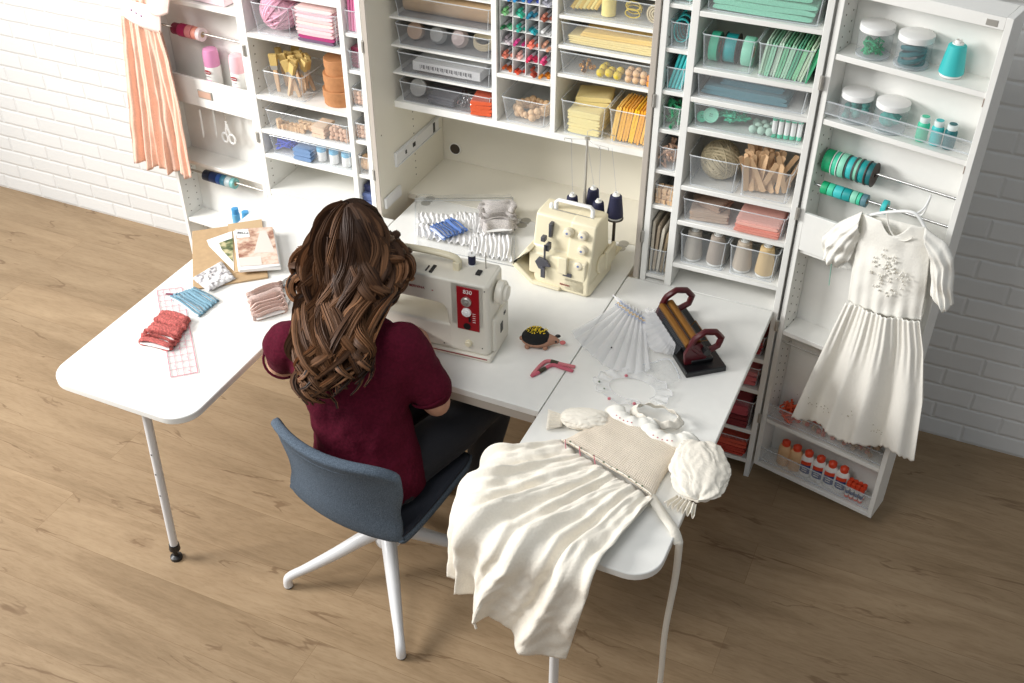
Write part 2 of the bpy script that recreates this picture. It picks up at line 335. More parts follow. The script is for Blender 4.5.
rw = wing('white storage wing right of the middle, holding green and natural supplies', -.891, -.397, -.79, .024, True, RM, RN, [.56, .42, .228, .085])
lw = wing('white storage wing left of the middle, holding pink, wooden and blue supplies', -2.458, -1.949, -2.032, .02, False, LMn, LN, [.5, .3, .085])
h = MB(); holes(h, -2.438, 1, (3.115, 3.27), .79, .92); holes(h, -2.438, 1, (3.115, 3.27), 1.05, 1.17); holes(h, -2.438, 1, (3.115, 3.27), 1.2, 1.41); h.build('peg_holes', HOLE, lw, world=True)
h = MB(); holes(h, -.871, 1, (3.115,), .8, 1.8, .05); h.build('peg_holes', HOLE, rw, world=True)
for z in (1.6, 1.16, .72, .3): hinge(-.395, z, rw)
for z in (1.35, 1.0): hinge(-2.459, z, lw)
# outer doors, built in their own frame: x along the door from the hinge, y into the door, z up
def door_frame(h, deg, flip):
    a = R(deg); u = Vector((cos(a), sin(a), 0)); n = Vector((-u.y, u.x, 0))*flip
    return Matrix(((u.x, n.x, 0, h[0]), (u.y, n.y, 0, h[1]), (0, 0, 1, 0), (0, 0, 0, 1)))
class Door:
    def __init__(s, h, deg, w, flip, label, wd):
        s.M = door_frame(h, deg, flip); s.Mi = s.M.inverted(); s.w = w; s.e = thing('storage_door', label, 'door cabinet', M=Matrix.Translation(s.M @ Vector((w/2, wd/2, .07))) ); s.d = wd
    def hit(s, x, y, off=0):
        o = s.Mi @ _C; d = s.Mi.to_3x3() @ ray(x, y); t = (off-o.y)/d.y; return o+d*t
    def mb(s): return MB(s.M)
    def pt(s, u, v, z): return s.M @ Vector((u, v, z))
def outer(D, zb, zt, shelves, pocket):
    w, d = D.w, D.d; e = D.e
    P(D.mb().box(0, .018, 0, d, zb, zt), 'side_panel', LAM, e)
    P(D.mb().box(w-.018, w, 0, d, zb, zt), 'side_panel', LAM, e)
    P(D.mb().box(.018, w-.018, d-.008, d, zb, zt), 'back_panel', LAM, e)
    P(D.mb().box(.018, w-.018, 0, d-.008, zb, zb+.018), 'bottom_panel', LAM, e)
    P(D.mb().box(.018, w-.018, 0, d-.008, zt-.035, zt), 'top_panel', LAM, e)
    for z, v0 in shelves: P(D.mb().box(.018, w-.018, v0, d-.008, z-.017, z), 'shelf', LAM, e)
    for z0, z1 in pocket: P(D.mb().box(.018, w-.018, .0, .012, z0, z1), 'pocket_front', LAM, e)
DR = Door((-.39, 3.093), -13.5, .466, 1, 'white storage door at far right, green jars, ribbon rolls and glue bottles inside', .112)
outer(DR, .07, 1.897, [(1.69, .004), (1.487, .004), (1.03, .012), (.70, .004), (.30, .004)], [(1.03, 1.165)])
DL = Door((-2.464, 3.092), 176, .49, -1, 'white storage door at far left, pink spray bottles and tape rolls inside', .112)
outer(DL, .07, 1.897, [(1.484, .004), (1.115, .0125), (.796, .004), (.50, .004)], [(1.062, 1.178)])
for D, zz in ((DR, (.35, 1.0)), (DR, (1.2, 1.46)), (DR, (1.7, 1.86)), (DL, (.32, .48)), (DL, (.52, .76))):
    h = MB(D.M)
    for z in [zz[0]+i*.032 for i in range(int((zz[1]-zz[0])/.032))]:
        for v in (.03, .08):
            if D is DR: h.cyl((.018, v, z), (.0192, v, z), .0026, n=6)
            else: h.cyl((D.w-.018, v, z), (D.w-.0192, v, z), .0026, n=6)
    h.build('peg_holes', HOLE, D.e, world=True)
def rod(D, z, v, u0=.018, u1=None):
    return MB(D.M).cyl((u0, v, z), (u1 or D.w-.018, v, z), .0045, n=10).build('ribbon_rod', CHROME, D.e, world=True)
rod(DR, 1.335, .062); rod(DR, 1.255, .035); [setattr(o.data.materials, '__doc__', None) if False else o.data.materials.__setitem__(0, STEEL) for o in (rod(DL, 1.347, .05), rod(DL, .72, .045))]
DR.mb().box(.40, .43, -.0015, .0, 1.868, 1.885).build('catch_plate', STEEL, DR.e, world=True, bevel=.004)
for z in (1.681, 1.478): DR.mb().box(DR.w-.0186, DR.w-.0172, -.0012, .0, z-.03, z-.006).build('rail_slot', mat('slot_brown', (150, 110, 90), .6), DR.e, world=True)
DR.mb().cyl((.018, .006, .655), (DR.w-.018, .006, .655), .003, n=8).build('wire_rail', STEEL, DR.e, world=True)
def rail(D, z0, z1, v=.004):
    o = D.mb().box(.018, D.w-.018, v, v+.003, z0, z1).build('clear_guard', ACR, D.e, world=True)
    m = D.mb(); m.box(.018, D.w-.018, v-.0005, v+.0035, z1-.003, z1); m.box(.018, D.w-.018, v-.0005, v+.0035, z0, z0+.003); m.build('guard_edge', RIM, o, world=True)
rail(DR, 1.505, 1.545); rail(DR, .315, .37); rail(DR, .10, .16)
# ================================================================ tables
def rrect(x0, x1, y0, y1, r, corners=(1, 1, 1, 1), n=8):
    pts = []
    for (cx, cy, a0), k in zip(((x0+r, y0+r, PI), (x1-r, y0+r, 1.5*PI), (x1-r, y1-r, 0), (x0+r, y1-r, .5*PI)), corners):
        if k: pts += [(cx+r*cos(a0+.5*PI*i/n), cy+r*sin(a0+.5*PI*i/n)) for i in range(n+1)]
        else: pts.append((x0 if cx < (x0+x1)/2 else x1, y0 if cy < (y0+y1)/2 else y1))
    return pts
def tabletop(e, x0, x1, y0, y1, corners, r=.085):
    MB().prism(rrect(x0, x1, y0, y1, r, corners), TZ-.024, TZ).build('tabletop', LAM, e, world=True, bevel=.003)
def folding_leg(e, x, y, xt=None, brace=None):
    xt = x if xt is None else xt
    m = MB(); f0 = Vector((x, y, .0)); t = Vector((xt, y, TZ-.026)); d = (t-f0).normalized()
    m.tube([f0+d*.06, t], .0145, 12); l = m.build('leg', WMET, e, world=True)
    m = MB(); m.cyl(f0+d*.05, f0+d*.075, .0195, .0175, 14); m.lathe([(.012, 0), (.021, .0), (.021, .012), (.009, .018), (.007, .05)], f0, 14); m.build('leveling_foot', BLACK, l, world=True)
    m = MB(); [m.cyl(f0+d*s+Vector((0, -.0152, 0)), f0+d*s+Vector((0, -.013, 0)), .003, n=8) for s in (.33, .43, .52)]; m.build('adjusting_hole', BLACK, l, world=True)
    m = MB(); m.box(xt-.03, xt+.03, y-.025, y+.025, TZ-.034, TZ-.0245); m.build('mounting_bracket', WMET, l, world=True)
    if brace: m = MB(); m.tube([f0+d*.69, Vector(brace)], .006, 8); m.build('brace', WMET, e, world=True)
lt = thing('fold_out_table', 'white fold-out side table on the left with lace cards and patterns on it', 'table', (-2.13, 2.4, 0))
tabletop(lt, -2.408, -1.872, 1.80, FY-.002, (1, 1, 0, 0)); folding_leg(lt, -2.128, 1.868, -2.085, (-2.19, 2.08, TZ-.03))
rt = thing('fold_out_table', 'white fold-out side table on the right with the cream dress over its end', 'table', (-.675, 2.4, 0))
tabletop(rt, -.934, -.414, 1.80, FY-.002, (1, 1, 0, 0)); folding_leg(rt, -.70, 1.868, -.70, (-.66, 2.08, TZ-.03))
ct = thing('sewing_desk', 'white fold-down desk in the middle carrying two sewing machines', 'desk', (-1.4, 2.7, 0))
MB().prism([(-1.870, 2.285), (-.937, 2.285), (-.937, 3.284), (-1.870, 3.284)], TZ-.024, TZ).build('tabletop', LAM, ct, world=True, bevel=.002)
MB().box(-1.86, -.95, 2.287, 2.300, TZ-.055, TZ-.0245).build('apron', EDGE, ct, world=True)
for x in (-.965,): MB().tube([(x, 2.34, 0), (x, 2.34, TZ-.025)], .014, 12).build('leg', WMET, ct, world=True)
# ================================================================ chair
def interp(tab, x):
    if x <= tab[0][0]: return tab[0][1:]
    for a, b in zip(tab, tab[1:]):
        if x <= b[0]:
            t = (x-a[0])/(b[0]-a[0]); t = t*t*(3-2*t)
            return tuple(p+(q-p)*t for p, q in zip(a[1:], b[1:]))
    return tab[-1][1:]
def smooth_path(pts, n):
    out = []; pts = [Vector(p) for p in pts]; k = len(pts)-1
    for i in range(n+1):
        t = i/n*k; j = min(int(t), k-1); t -= j
        p0 = pts[max(j-1, 0)]; p1 = pts[j]; p2 = pts[j+1]; p3 = pts[min(j+2, k)]
        out.append(.5*((2*p1)+(p2-p0)*t+(2*p0-5*p1+4*p2-p3)*t*t+(3*p1-p0-3*p2+p3)*t*t*t))
    return out
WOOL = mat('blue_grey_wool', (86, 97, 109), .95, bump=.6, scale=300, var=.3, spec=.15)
CH = Vector((-1.405, 2.118, 0)); CHR = R(-8)
ch = thing('swivel_chair', 'blue grey upholstered swivel chair on a white four-star base', 'chair', CH, CHR)
prof = smooth_path([(.235, .437, 0), (.205, .458, 0), (.09, .452, 0), (-.05, .445, 0), (-.155, .44, 0), (-.215, .462, 0), (-.236, .53, 0), (-.24, .62, 0), (-.252, .71, 0), (-.28, .79, 0)], 36)
wid = [(0, .19), (.12, .222), (.3, .23), (.5, .226), (.62, .216), (.75, .208), (.9, .23), (1, .238)]
def shell(u, v):
    u = u*2-1; w = interp(wid, v)[0]
    e = abs(u)**6*(.05 if v < .5 else .06); vv = max(e, min(1-e*1.2, v)) if (v < .06 or v > .94) else v
    vv = v*(1-e*1.1) if v > .5 else e+(v*(1-e))
    p = prof[min(35, int(vv*36))].lerp(prof[min(36, int(vv*36)+1)], vv*36-int(vv*36)) if vv < 1 else prof[36]
    b = max(0, min(1, (v-.45)/.25)); y = p.x+.07*u*u*b; z = p.y+.02*u*u*(1-b)*(1 if v > .1 else v*10)
    return (w*u, y, z)
MB().grid(shell, 22, 40).build('seat_shell', WOOL, ch, solid=.032, sub=1, ang=180)
# piping seam around the top of the back
pp = [shell(i/30, .93) for i in range(31)]
MB().tube([(x*.99, y-.016, z) for x, y, z in pp], .0022, 6).build('seam_piping', WOOL, ch)
SEATDARK = mat('dark_seat_wool', (34, 38, 48), .95, bump=.4, scale=420)  # dark layer added over the seat, its shadowed look put into the colour
MB().grid(lambda u, v: (lambda p: (p[0]*.97, p[1], p[2]+.0185))(shell(u, .04+v*.44)), 22, 24).build('dark_seat_layer', SEATDARK, ch, solid=.006, ang=180)
b = MB()
b.lathe([(.02, .16), (.045, .17), (.05, .2), (.035, .225), (.028, .26), (.026, .42), (.0, .42)], n=20); b.build('column', WMET, ch)
MB().box(-.1, .1, -.09, .09, .415, .43).build('seat_plate', WMET, ch, bevel=.004)
for an in (-56, -146, 34, 124):
    d = Vector((cos(R(an)-CHR), sin(R(an)-CHR), 0)); m = MB()
    pts = smooth_path([d*.0+Vector((0, 0, .215)), d*.06+Vector((0, 0, .205)), d*.18+Vector((0, 0, .135)), d*.28+Vector((0, 0, .082)), d*.338+Vector((0, 0, .055)), d*.352+Vector((0, 0, .035)), d*.353+Vector((0, 0, .008))], 18)
    rr = [.03-.014*min(1, i/10) for i in range(19)]
    m.tube(pts, rr, 10, up=(0, 0, 1)); lg = m.build('leg', WMET, ch)
    m = MB(); m.cyl(d*.353, d*.353+Vector((0, 0, .009)), .013, n=12); m.build('glide', BLACK, lg)
# ================================================================ woman
SKIN = mat('skin', (206, 158, 134), .5, bump=.08, scale=60, var=.04)
TEE = mat('maroon_jersey', (80, 14, 34), .9, bump=.5, scale=110, var=.16, spec=.15)
PANT = mat('black_trousers', (20, 22, 30), .85, bump=.2, scale=200, sheen=.1)
wm = thing('person', 'woman in a maroon short-sleeved top and black trousers sewing at the desk', 'person', (CH.x, CH.y, .455))
SECT = [(.455, -1.42, 2.085, .135, .10, -6), (.50, -1.42, 2.085, .18, .135, -6), (.58, -1.425, 2.085, .178, .132, -4), (.67, -1.437, 2.09, .155, .115, 3), (.76, -1.452, 2.10, .152, .112, 9),
        (.86, -1.468, 2.11, .168, .12, 15), (.94, -1.482, 2.115, .182, .118, 20), (.99, -1.49, 2.12, .178, .10, 22), (1.03, -1.497, 2.13, .13, .082, 22), (1.06, -1.503, 2.142, .075, .066, 22), (1.075, -1.506, 2.15, .05, .055, 22)]
def loft(mb, sects, n=24, sub=4, grow=0):
    rows = []; L = len(sects)-1
    for i in range(L*sub+1):
        s = i/sub; j = min(int(s), L-1); t = s-j; a = sects[j]; b = sects[j+1]
        q = [x+(y-x)*t for x, y in zip(a, b)]; an = R(q[5]); row = []
        for k in range(n):
            p = 2*PI*k/n; x = cos(p)*(q[3]+grow); y = sin(p)*(q[4]+grow)
            row.append(Vector((q[1]+x*cos(an)-y*sin(an), q[2]+x*sin(an)+y*cos(an), q[0])))
        rows.append(row)
    vs_ = [v for r_ in rows for v in r_]; fs = []
    for i in range(len(rows)-1):
        for k in range(n): l = (k+1) % n; fs.append((i*n+k, i*n+l, (i+1)*n+l, (i+1)*n+k))
    fs += [tuple(range(n))[::-1], tuple((len(rows)-1)*n+k for k in range(n))]
    mb.add(vs_, fs, True)
def limb(mb, pts, rs, n=16, sub=5):
    P_ = smooth_path(pts, (len(pts)-1)*sub); rr = []
    for i in range(len(P_)): t = i/sub; j = min(int(t), len(rs)-2); t -= j; t = t*t*(3-2*t); rr.append(rs[j]+(rs[j+1]-rs[j])*t)
    mb.tube(P_, rr, n); mb.ball(P_[0], rr[0], 12); mb.ball(P_[-1], rr[-1], 12)
def remesh(o, vox, it=4):
    m = o.modifiers.new('r', 'REMESH'); m.mode = 'VOXEL'; m.voxel_size = vox; m.use_smooth_shade = True
    m = o.modifiers.new('c', 'SMOOTH'); m.factor = .5; m.iterations = it
SR = Vector((-1.325, 2.178, .965)); SL = Vector((-1.648, 2.055, .965))
ER = Vector((-1.245, 2.215, .755)); EL = Vector((-1.755, 2.155, .775))
WR = Vector((-1.405, 2.415, .825)); WL = Vector((-1.70, 2.40, .83))
HC = Vector((-1.575, 2.315, 1.165)); HF = Vector((-.36, .90, -.30)).normalized()   # head centre and where the face looks
# ---- body
b = MB()
limb(b, [(-1.50, 2.14, 1.0), (-1.525, 2.20, 1.08), HC-Vector((0, .02, .02))], [.06, .052, .055])
hm = HF.to_track_quat('Y', 'Z').to_matrix().to_4x4(); hm.translation = HC
b.ball((0, 0, 0), .078, 24, sz=1.32, sx=1, sy=1.18, M=hm)
b.add([], []); T0 = b.T; b.T = hm
b.ball((0, .03, -.055), .052, 16, sz=1.0); b.ball((0, .098, -.012), .012, 10, sz=1.7); b.ball((0, .094, -.03), .014, 10)     # jaw, nose
b.tube([(-.02, .083, -.058), (0, .09, -.056), (.02, .083, -.058)], .007, 8)
for s in (-1, 1): b.ball((s*.029, .078, .008), .013, 10); b.ball((s*.079, -.005, -.008), .022, 10, sx=.35, sz=1.3)
b.T = T0
for S, E_, Wr, sg in ((SR, ER, WR, 1), (SL, EL, WL, -1)):
    limb(b, [S, S.lerp(E_, .5)+Vector((.008*sg, -.005, 0)), E_, E_.lerp(Wr, .35), Wr], [.055, .05, .042, .041, .026])
    hd = (Vector((-1.56, 2.50, .85))-Wr).normalized(); sd = hd.cross(Vector((0, 0, 1))).normalized(); up = sd.cross(hd)
    limb(b, [Wr, Wr+hd*.045, Wr+hd*.085], [.026, .036, .034], 12)
    for k, ln in enumerate((.066, .075, .07, .055)):
        o_ = Wr+hd*.085+sd*(k-1.5)*.0185
        limb(b, [o_, o_+hd*ln*.5+up*.006, o_+hd*ln*.8-up*.008, o_+hd*ln-up*.02], [.0095, .0088, .008, .0068], 8, 3)
    t0 = Wr+hd*.03-sd*sg*.03; limb(b, [t0, t0+hd*.03-sd*sg*.022, t0+hd*.06-sd*sg*.024-up*.008], [.013, .011, .009], 8, 3)
body = b.build('body', SKIN, wm, world=True); remesh(body, .005, 3)
# ---- shirt
t = MB(); loft(t, SECT[1:-1], 28, 4, .006)
limb(t, [SR+Vector((-.05, -.015, .015)), SR, SR.lerp(ER, .35)+Vector((.006, -.004, 0)), SR.lerp(ER, .66)+Vector((.012, -.004, 0))], [.06, .075, .071, .069])
limb(t, [SL+Vector((.05, .02, .015)), SL, SL.lerp(EL, .35), SL.lerp(EL, .46)+Vector((-.006, 0, 0))], [.06, .070, .066, .063])
shirt = t.build('shirt', TEE, wm, world=True); remesh(shirt, .009, 5)
tx = bpy.data.textures.new('folds', 'CLOUDS'); tx.noise_scale = .09; tx.noise_depth = 2
dm = shirt.modifiers.new('w', 'DISPLACE'); dm.texture = tx; dm.strength = .022; dm.texture_coords = 'LOCAL'; dm.mid_level = .5
for S, E_, f_, r_ in ((SR, ER, .70, .064), (SL, EL, .49, .0605)):
    c = S.lerp(E_, f_)+Vector((.012 if S is SR else -.008, -.004, -.012)); d = (E_-S).normalized(); m = MB(); q = d.orthogonal().normalized(); w_ = d.cross(q)
    m.tube([c+q*r_*cos(a*PI/12)+w_*r_*sin(a*PI/12) for a in range(24)], .004, 6, closed=True); m.build('sleeve_hem', TEE, shirt, world=True)
# ---- trousers and shoes
t = MB(); loft(t, [SECT[0], SECT[1], SECT[2], (.62, -1.43, 2.085, .16, .12, 0)], 24, 3, .004)
HRp = Vector((-1.335, 2.11, .535)); HLp = Vector((-1.50, 2.11, .535)); KR = Vector((-1.185, 2.485, .575)); KL = Vector((-1.40, 2.535, .58)); AR = Vector((-1.245, 2.50, .12)); AL = Vector((-1.44, 2.56, .12))
limb(t, [HRp, HRp.lerp(KR, .5), KR, KR.lerp(AR, .5)+Vector((.0, -.02, 0)), AR], [.088, .083, .064, .058, .048])
limb(t, [HLp, HLp.lerp(KL, .5), KL, KL.lerp(AL, .5)+Vector((.0, -.02, 0)), AL], [.088, .083, .064, .058, .048])
tr = t.build('trousers', PANT, wm, world=True); remesh(tr, .012, 4)
SHOE = mat('beige_shoe', (196, 172, 146), .5)
for A in (AR, AL):
    m = MB(); f_ = Vector((.1, .995, 0)); a = A.copy(); a.z = .03
    limb(m, [a+Vector((0, 0, .05)), a-f_*.02+Vector((0, 0, .02)), a+f_*.05+Vector((0, 0, .012)), a+f_*.13], [.034, .034, .034, .026], 12)
    m.cyl((a.x-.003, a.y-.035, 0), (a.x-.003, a.y-.035, .04), .012, .02, 10)
    m.build('shoe', SHOE, wm, world=True)
# ---- hair
def torso_push(p, g=.012):
    if p.z > 1.075 or p.z < .5: return p
    q = interp(SECT, p.z) if False else None
    for a, b_ in zip(SECT, SECT[1:]):
        if a[0] <= p.z <= b_[0]:
            t_ = (p.z-a[0])/(b_[0]-a[0]); q = [x+(y-x)*t_ for x, y in zip(a, b_)]; break
    an = R(q[5]); dx, dy = p.x-q[1], p.y-q[2]; lx = dx*cos(an)+dy*sin(an); ly = -dx*sin(an)+dy*cos(an)
    rx, ry = q[3]+.012+g, q[4]+.012+g; k = math.sqrt((lx/rx)**2+(ly/ry)**2)
    if k < 1:
        ly = -ry*math.sqrt(max(0, 1-min(.98, abs(lx)/rx)**2)) 
        p = Vector((q[1]+lx*cos(an)-ly*sin(an), q[2]+lx*sin(an)+ly*cos(an), p.z))
    return p
HAIR = tintmat('brown_hair', .55, spec=.22)
def hair():
    hb = MB(); rng = random.Random(11)
    fr = HF.copy(); fr.z = 0; fr.normalize(); rt_ = Vector((fr.y, -fr.x, 0))
    crown = HC+Vector((0, 0, .03))-fr*.02+rt_*.012
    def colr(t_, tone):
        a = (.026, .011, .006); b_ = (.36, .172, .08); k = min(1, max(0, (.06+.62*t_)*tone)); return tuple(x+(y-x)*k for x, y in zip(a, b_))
    NL = 150; K = 42
    for i in range(NL):
        az = -2.5+5.0*((i*.618034) % 1)          # 0 = back of the head, + towards her right
        side = abs(az)/2.5; dirv = (-fr*cos(az)+rt_*sin(az)); lay = rng.random(); Rr = .083+.024*lay
        el0 = 1.56-rng.random()**1.2*1.1; back = max(0, cos(az))
        length = (.13+.11*back**1.5+.05*rng.random())*(1.0 if az < 0 else .86)
        amp = .016+.013*rng.random(); ph = rng.random()*6.28; turns = 1.5+.9*rng.random(); tone0 = .22+.8*rng.random()**1.3+(.5 if rng.random() < .2 else 0)
        swing = (rng.random()-.5)*.05; hand = 1 if rng.random() < .6 else -1
        arc = max(0, el0)*Rr*1.1; tot = arc+length+.03; pts = []
        for k in range(K+1):
            d = k/K*tot
            if d < arc:
                el = el0-(d/(Rr*1.1)); p = crown+dirv*(Rr*cos(el))*1.02+Vector((0, 0, Rr*1.32*sin(el)))
            else:
                h_ = d-arc; f_ = h_/(length+.03); flare = (.040+.036*side)*math.sin(min(1, f_*1.1)*PI*.8)
                p = crown+dirv*(Rr*1.02+flare)+Vector((0, 0, -h_))-fr*(.12*f_*back)-rt_*.04*f_*max(.3, back)+rt_*swing*f_-rt_*sin(az)*.05*f_*f_
            pts.append(torso_push(p, .014+amp*.7+.02*lay))
        for _ in range(7): pts = [pts[0]]+[(pts[k-1]+pts[k]*2+pts[k+1])*.25 for k in range(1, K)]+[pts[K]]
        tng = rt_*cos(az)+fr*sin(az); base = .0125+.006*rng.random(); fr_ = []
        for k in range(K+1):
            s = k/K; w = min(1, max(0, (s-.2)/.45)); a = ph+hand*turns*2*PI*s*(1+.3*s)
            t0 = (pts[min(K, k+1)]-pts[max(0, k-1)]).normalized(); o_ = t0.cross(tng).normalized()
            if o_.dot(dirv+Vector((0, 0, .3))) < 0: o_ = -o_
            fr_.append((pts[k]+(tng*cos(a)+o_*sin(a)*.8)*amp*w*(.8+.7*s), tng, o_, a))
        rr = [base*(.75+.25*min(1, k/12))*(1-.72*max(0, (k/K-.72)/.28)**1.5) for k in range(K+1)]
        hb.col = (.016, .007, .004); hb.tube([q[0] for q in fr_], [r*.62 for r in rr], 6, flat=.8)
        NS = 34
        for q in range(NS):
            ox = 2*PI*q/NS+rng.random()*.3; orr = .55+.5*math.sqrt(rng.random()); tn = tone0*(.55+rng.random()*.85); K2 = K-int(rng.random()*7); n0 = len(hb.vc)
            sp = [fr_[k][0]+(fr_[k][1]*cos(ox+fr_[k][3]*.35)+fr_[k][2]*sin(ox+fr_[k][3]*.35)*.7)*rr[k]*orr for k in range(K2+1)]
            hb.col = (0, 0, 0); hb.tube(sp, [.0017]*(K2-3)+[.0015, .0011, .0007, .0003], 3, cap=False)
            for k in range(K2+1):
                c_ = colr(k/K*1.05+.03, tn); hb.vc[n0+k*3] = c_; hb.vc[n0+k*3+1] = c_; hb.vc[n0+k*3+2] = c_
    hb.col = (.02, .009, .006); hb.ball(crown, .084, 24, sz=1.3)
    o = hb.build('hair', HAIR, wm, world=True); return o
stuff(hair())
# ================================================================ lettering
def text(s, size, M, m, parent, name='lettering', depth=.0004, align='CENTER'):
    c = bpy.data.curves.new('t', 'FONT'); c.body = s; c.size = size; c.extrude = depth; c.align_x = align; c.align_y = 'CENTER'
    o = bpy.data.objects.new('t', c); COL.objects.link(o); bpy.context.view_layer.update()
    me = bpy.data.meshes.new_from_object(o.evaluated_get(bpy.context.evaluated_depsgraph_get())); bpy.data.objects.remove(o)
    me.transform(W[parent].inverted() @ M); me.materials.clear(); me.materials.append(m)
    q = bpy.data.objects.new(name, me); COL.objects.link(q); q.parent = parent; W[q] = W[parent].copy(); return q
def facing(loc, x, y):   # matrix whose local x / y follow the given directions
    x = Vector(x).normalized(); z = x.cross(Vector(y)).normalized(); y = z.cross(x)
    m = Matrix((x, y, z)).transposed().to_4x4(); m.translation = Vector(loc); return m
MCH = mat('machine_enamel', (226, 221, 208), .3); CREAM = mat('cream_plastic', (230, 220, 190), .35); RED = mat('machine_red', (150, 20, 30), .35)
CREAMD = mat('cream_knob', (222, 212, 188), .4); NV = mat('blue_print', (110, 124, 164), .5)
# ================================================================ flat-bed sewing machine
sm = thing('sewing_machine', 'cream sewing machine with a red dial panel and carry handle', 'sewing machine', (-1.164, 2.432, TZ), R(4.4))
def SB(*a): return MB().box(*a)
SB(-.42, 0, 0, .165, 0, .022).build('base', MCH, sm, bevel=.006, seg=3)
SB(-.405, -.012, -.0012, .0006, .0125, .0155).build('red_stripe', RED, sm)
m = MB(); m.prism(rrect(-.148, -.008, .008, .14, .018), .022, .285); m.build('pillar', MCH, sm, bevel=.006, seg=3)
m = MB(); m.prism(rrect(-.41, -.10, .009, .132, .016), .022, .118); m.build('free_arm', MCH, sm, bevel=.008, seg=3)
# arm with a curved under-side, as an extruded outline (x, z)
out = [(-.015, .287), (-.40, .287), (-.425, .278), (-.432, .25), (-.43, .175), (-.42, .165), (-.365, .165), (-.352, .178), (-.346, .188), (-.33, .194), (-.175, .192), (-.158, .186), (-.148, .17), (-.142, .12), (-.02, .12)]
MX = Matrix(((1, 0, 0, 0), (0, 0, 1, 0), (0, 1, 0, 0), (0, 0, 0, 1)))
m = MB(); m.prism(out, .008, .14, MX); m.build('arm', MCH, sm, bevel=.007, seg=3)
SB(-.03, .004, .035, .158, .022, .15).build('motor_housing', MCH, sm, bevel=.007, seg=3)
m = MB(); m.box(.0035, .0055, .08, .1, .07, .105); m.box(.0035, .0055, .11, .125, .12, .13); m.build('socket', BLACK, sm)
m = MB(); mt = Matrix.Translation((-.008, .075, .232)) @ Matrix.Rotation(PI/2, 4, 'Y')
m.lathe([(.02, 0), (.02, .006), (.036, .006), (.038, .01), (.038, .026), (.034, .03), (.026, .03), (.024, .04), (.012, .042), (0, .042)], n=28, M=mt)
m.build('handwheel', MCH, sm)
pn = SB(-.112, -.038, .0055, .0085, .112, .272).build('control_panel', RED, sm, bevel=.003)
for z, r_ in ((.222, .0165), (.182, .0155)):
    m = MB(); m.lathe([(r_, 0), (r_, .006), (r_*.8, .009), (r_*.35, .009), (r_*.3, .013), (0, .013)], n=24, M=Matrix.Translation((-.079, .0055, z)) @ Matrix.Rotation(PI/2, 4, 'X')); m.build('dial', WPLA if z < .2 else STEEL, sm)
m = MB(); m.lathe([(.012, 0), (.012, .002), (0, .002)], n=20, M=Matrix.Translation((-.079, .0055, .127)) @ Matrix.Rotation(PI/2, 4, 'X')); m.box(-.072, -.066, .001, .0055, .148, .162); m.build('toggle', BLACK, sm)
m = MB(); [m.box(-.060, -.050, .005, .0056, .146+i*.008, .1475+i*.008) for i in range(5)]; m.build('panel_marks', WPLA, sm)
if False: m = MB(); [m.box(-.100+.012*i, -.0995+.012*i+.004, .005, .0056, .241+(.004 if i % 2 else 0), .2425+(.004 if i % 2 else 0)) for i in range(4)]; [m.box(-.1, -.088, .005, .0056, .136+i*.008, .138+i*.008) for i in range(4)]; m.build('panel_marks', WPLA, sm)
Ms = W[sm]
text('830', .02, Ms @ facing((-.075, .005, .256), (1, 0, 0), (0, 0, 1)), WPLA, pn)
text('BERNINA', .0125, Ms @ facing((-.245, .0075, .238), (1, 0, 0), (0, 0, 1)), RED, sm, depth=.0006)
SB(-.195, -.19, .0065, .0085, .234, .237).build('logo_dot', RED, sm)
m = MB(); m.lathe([(.011, 0), (.011, .01), (.008, .013), (0, .013)], n=16, M=Matrix.Translation((-.075, .008, .062)) @ Matrix.Rotation(PI/2, 4, 'X')); m.build('lever_knob', CREAM, sm)
for x in (-.345, -.135): MB().box(x-.011, x+.011, .062, .09, .283, .315).build('handle_mount', CREAM, sm, bevel=.003)
MB().tube(smooth_path([(-.35, .076, .313), (-.33, .076, .327), (-.24, .076, .332), (-.15, .076, .327), (-.13, .076, .31)], 14), .0125, 10, flat=.8).build('carry_handle', CREAM, sm)
m = MB(); m.cyl((-.052, .105, .286), (-.052, .105, .345), .002, n=6); m.cyl((-.1, .11, .286), (-.1, .11, .335), .002, n=6); m.build('spool_pin', STEEL, sm)
m = MB(); m.box(-.225, -.22, .03, .06, .2865, .289); m.box(-.21, -.2, .025, .065, .2865, .291); m.box(-.07, -.055, .06, .085, .2865, .292); m.build('top_slot', BLACK, sm)
m = MB(); m.box(-.405, -.385, .03, .05, .13, .17); m.cyl((-.395, .04, .165), (-.395, .04, .085), .0035, n=8); m.box(-.405, -.385, .018, .06, .098, .101); m.box(-.372, -.352, .0, .008, .175, .2); m.build('presser_foot', STEEL, sm)
m = MB(); m.tube([(-.365, .0, .19), (-.40, -.035, .168), (-.42, -.075, .145)], .0035, 6); m.tube([(-.36, -.004, .188), (-.39, -.04, .163), (-.408, -.078, .142)], .0025, 6); m.build('threading_lever', STEEL, sm)
m = MB(); [m.cyl((x, .0075, z), (x, .0065, z), .0022, n=6) for x, z in ((-.02, .27), (-.03, .05), (-.16, .04), (-.30, .06))]; m.build('screw_cap', BLACK, sm)
def spool(name, M, r, h, thread, lab, cat, grp=None, base=None, core=WPLA, n=18):
    t = thing(name, lab, cat, M.to_translation(), 0, grp); m = MB()
    m.lathe([(r*.35, 0), (r, 0), (r, h*.08), (r*.6, h*.1), (r*.6, h*.9), (r, h*.92), (r, h), (r*.35, h), (.001, h*.98)], n=n); m.build('core', core, t)
    MB().lathe([(r*.6, h*.1), (r*.9, h*.13), (r*.93, h*.5), (r*.9, h*.87), (r*.6, h*.9)], n=n).build('thread', thread, t); return t
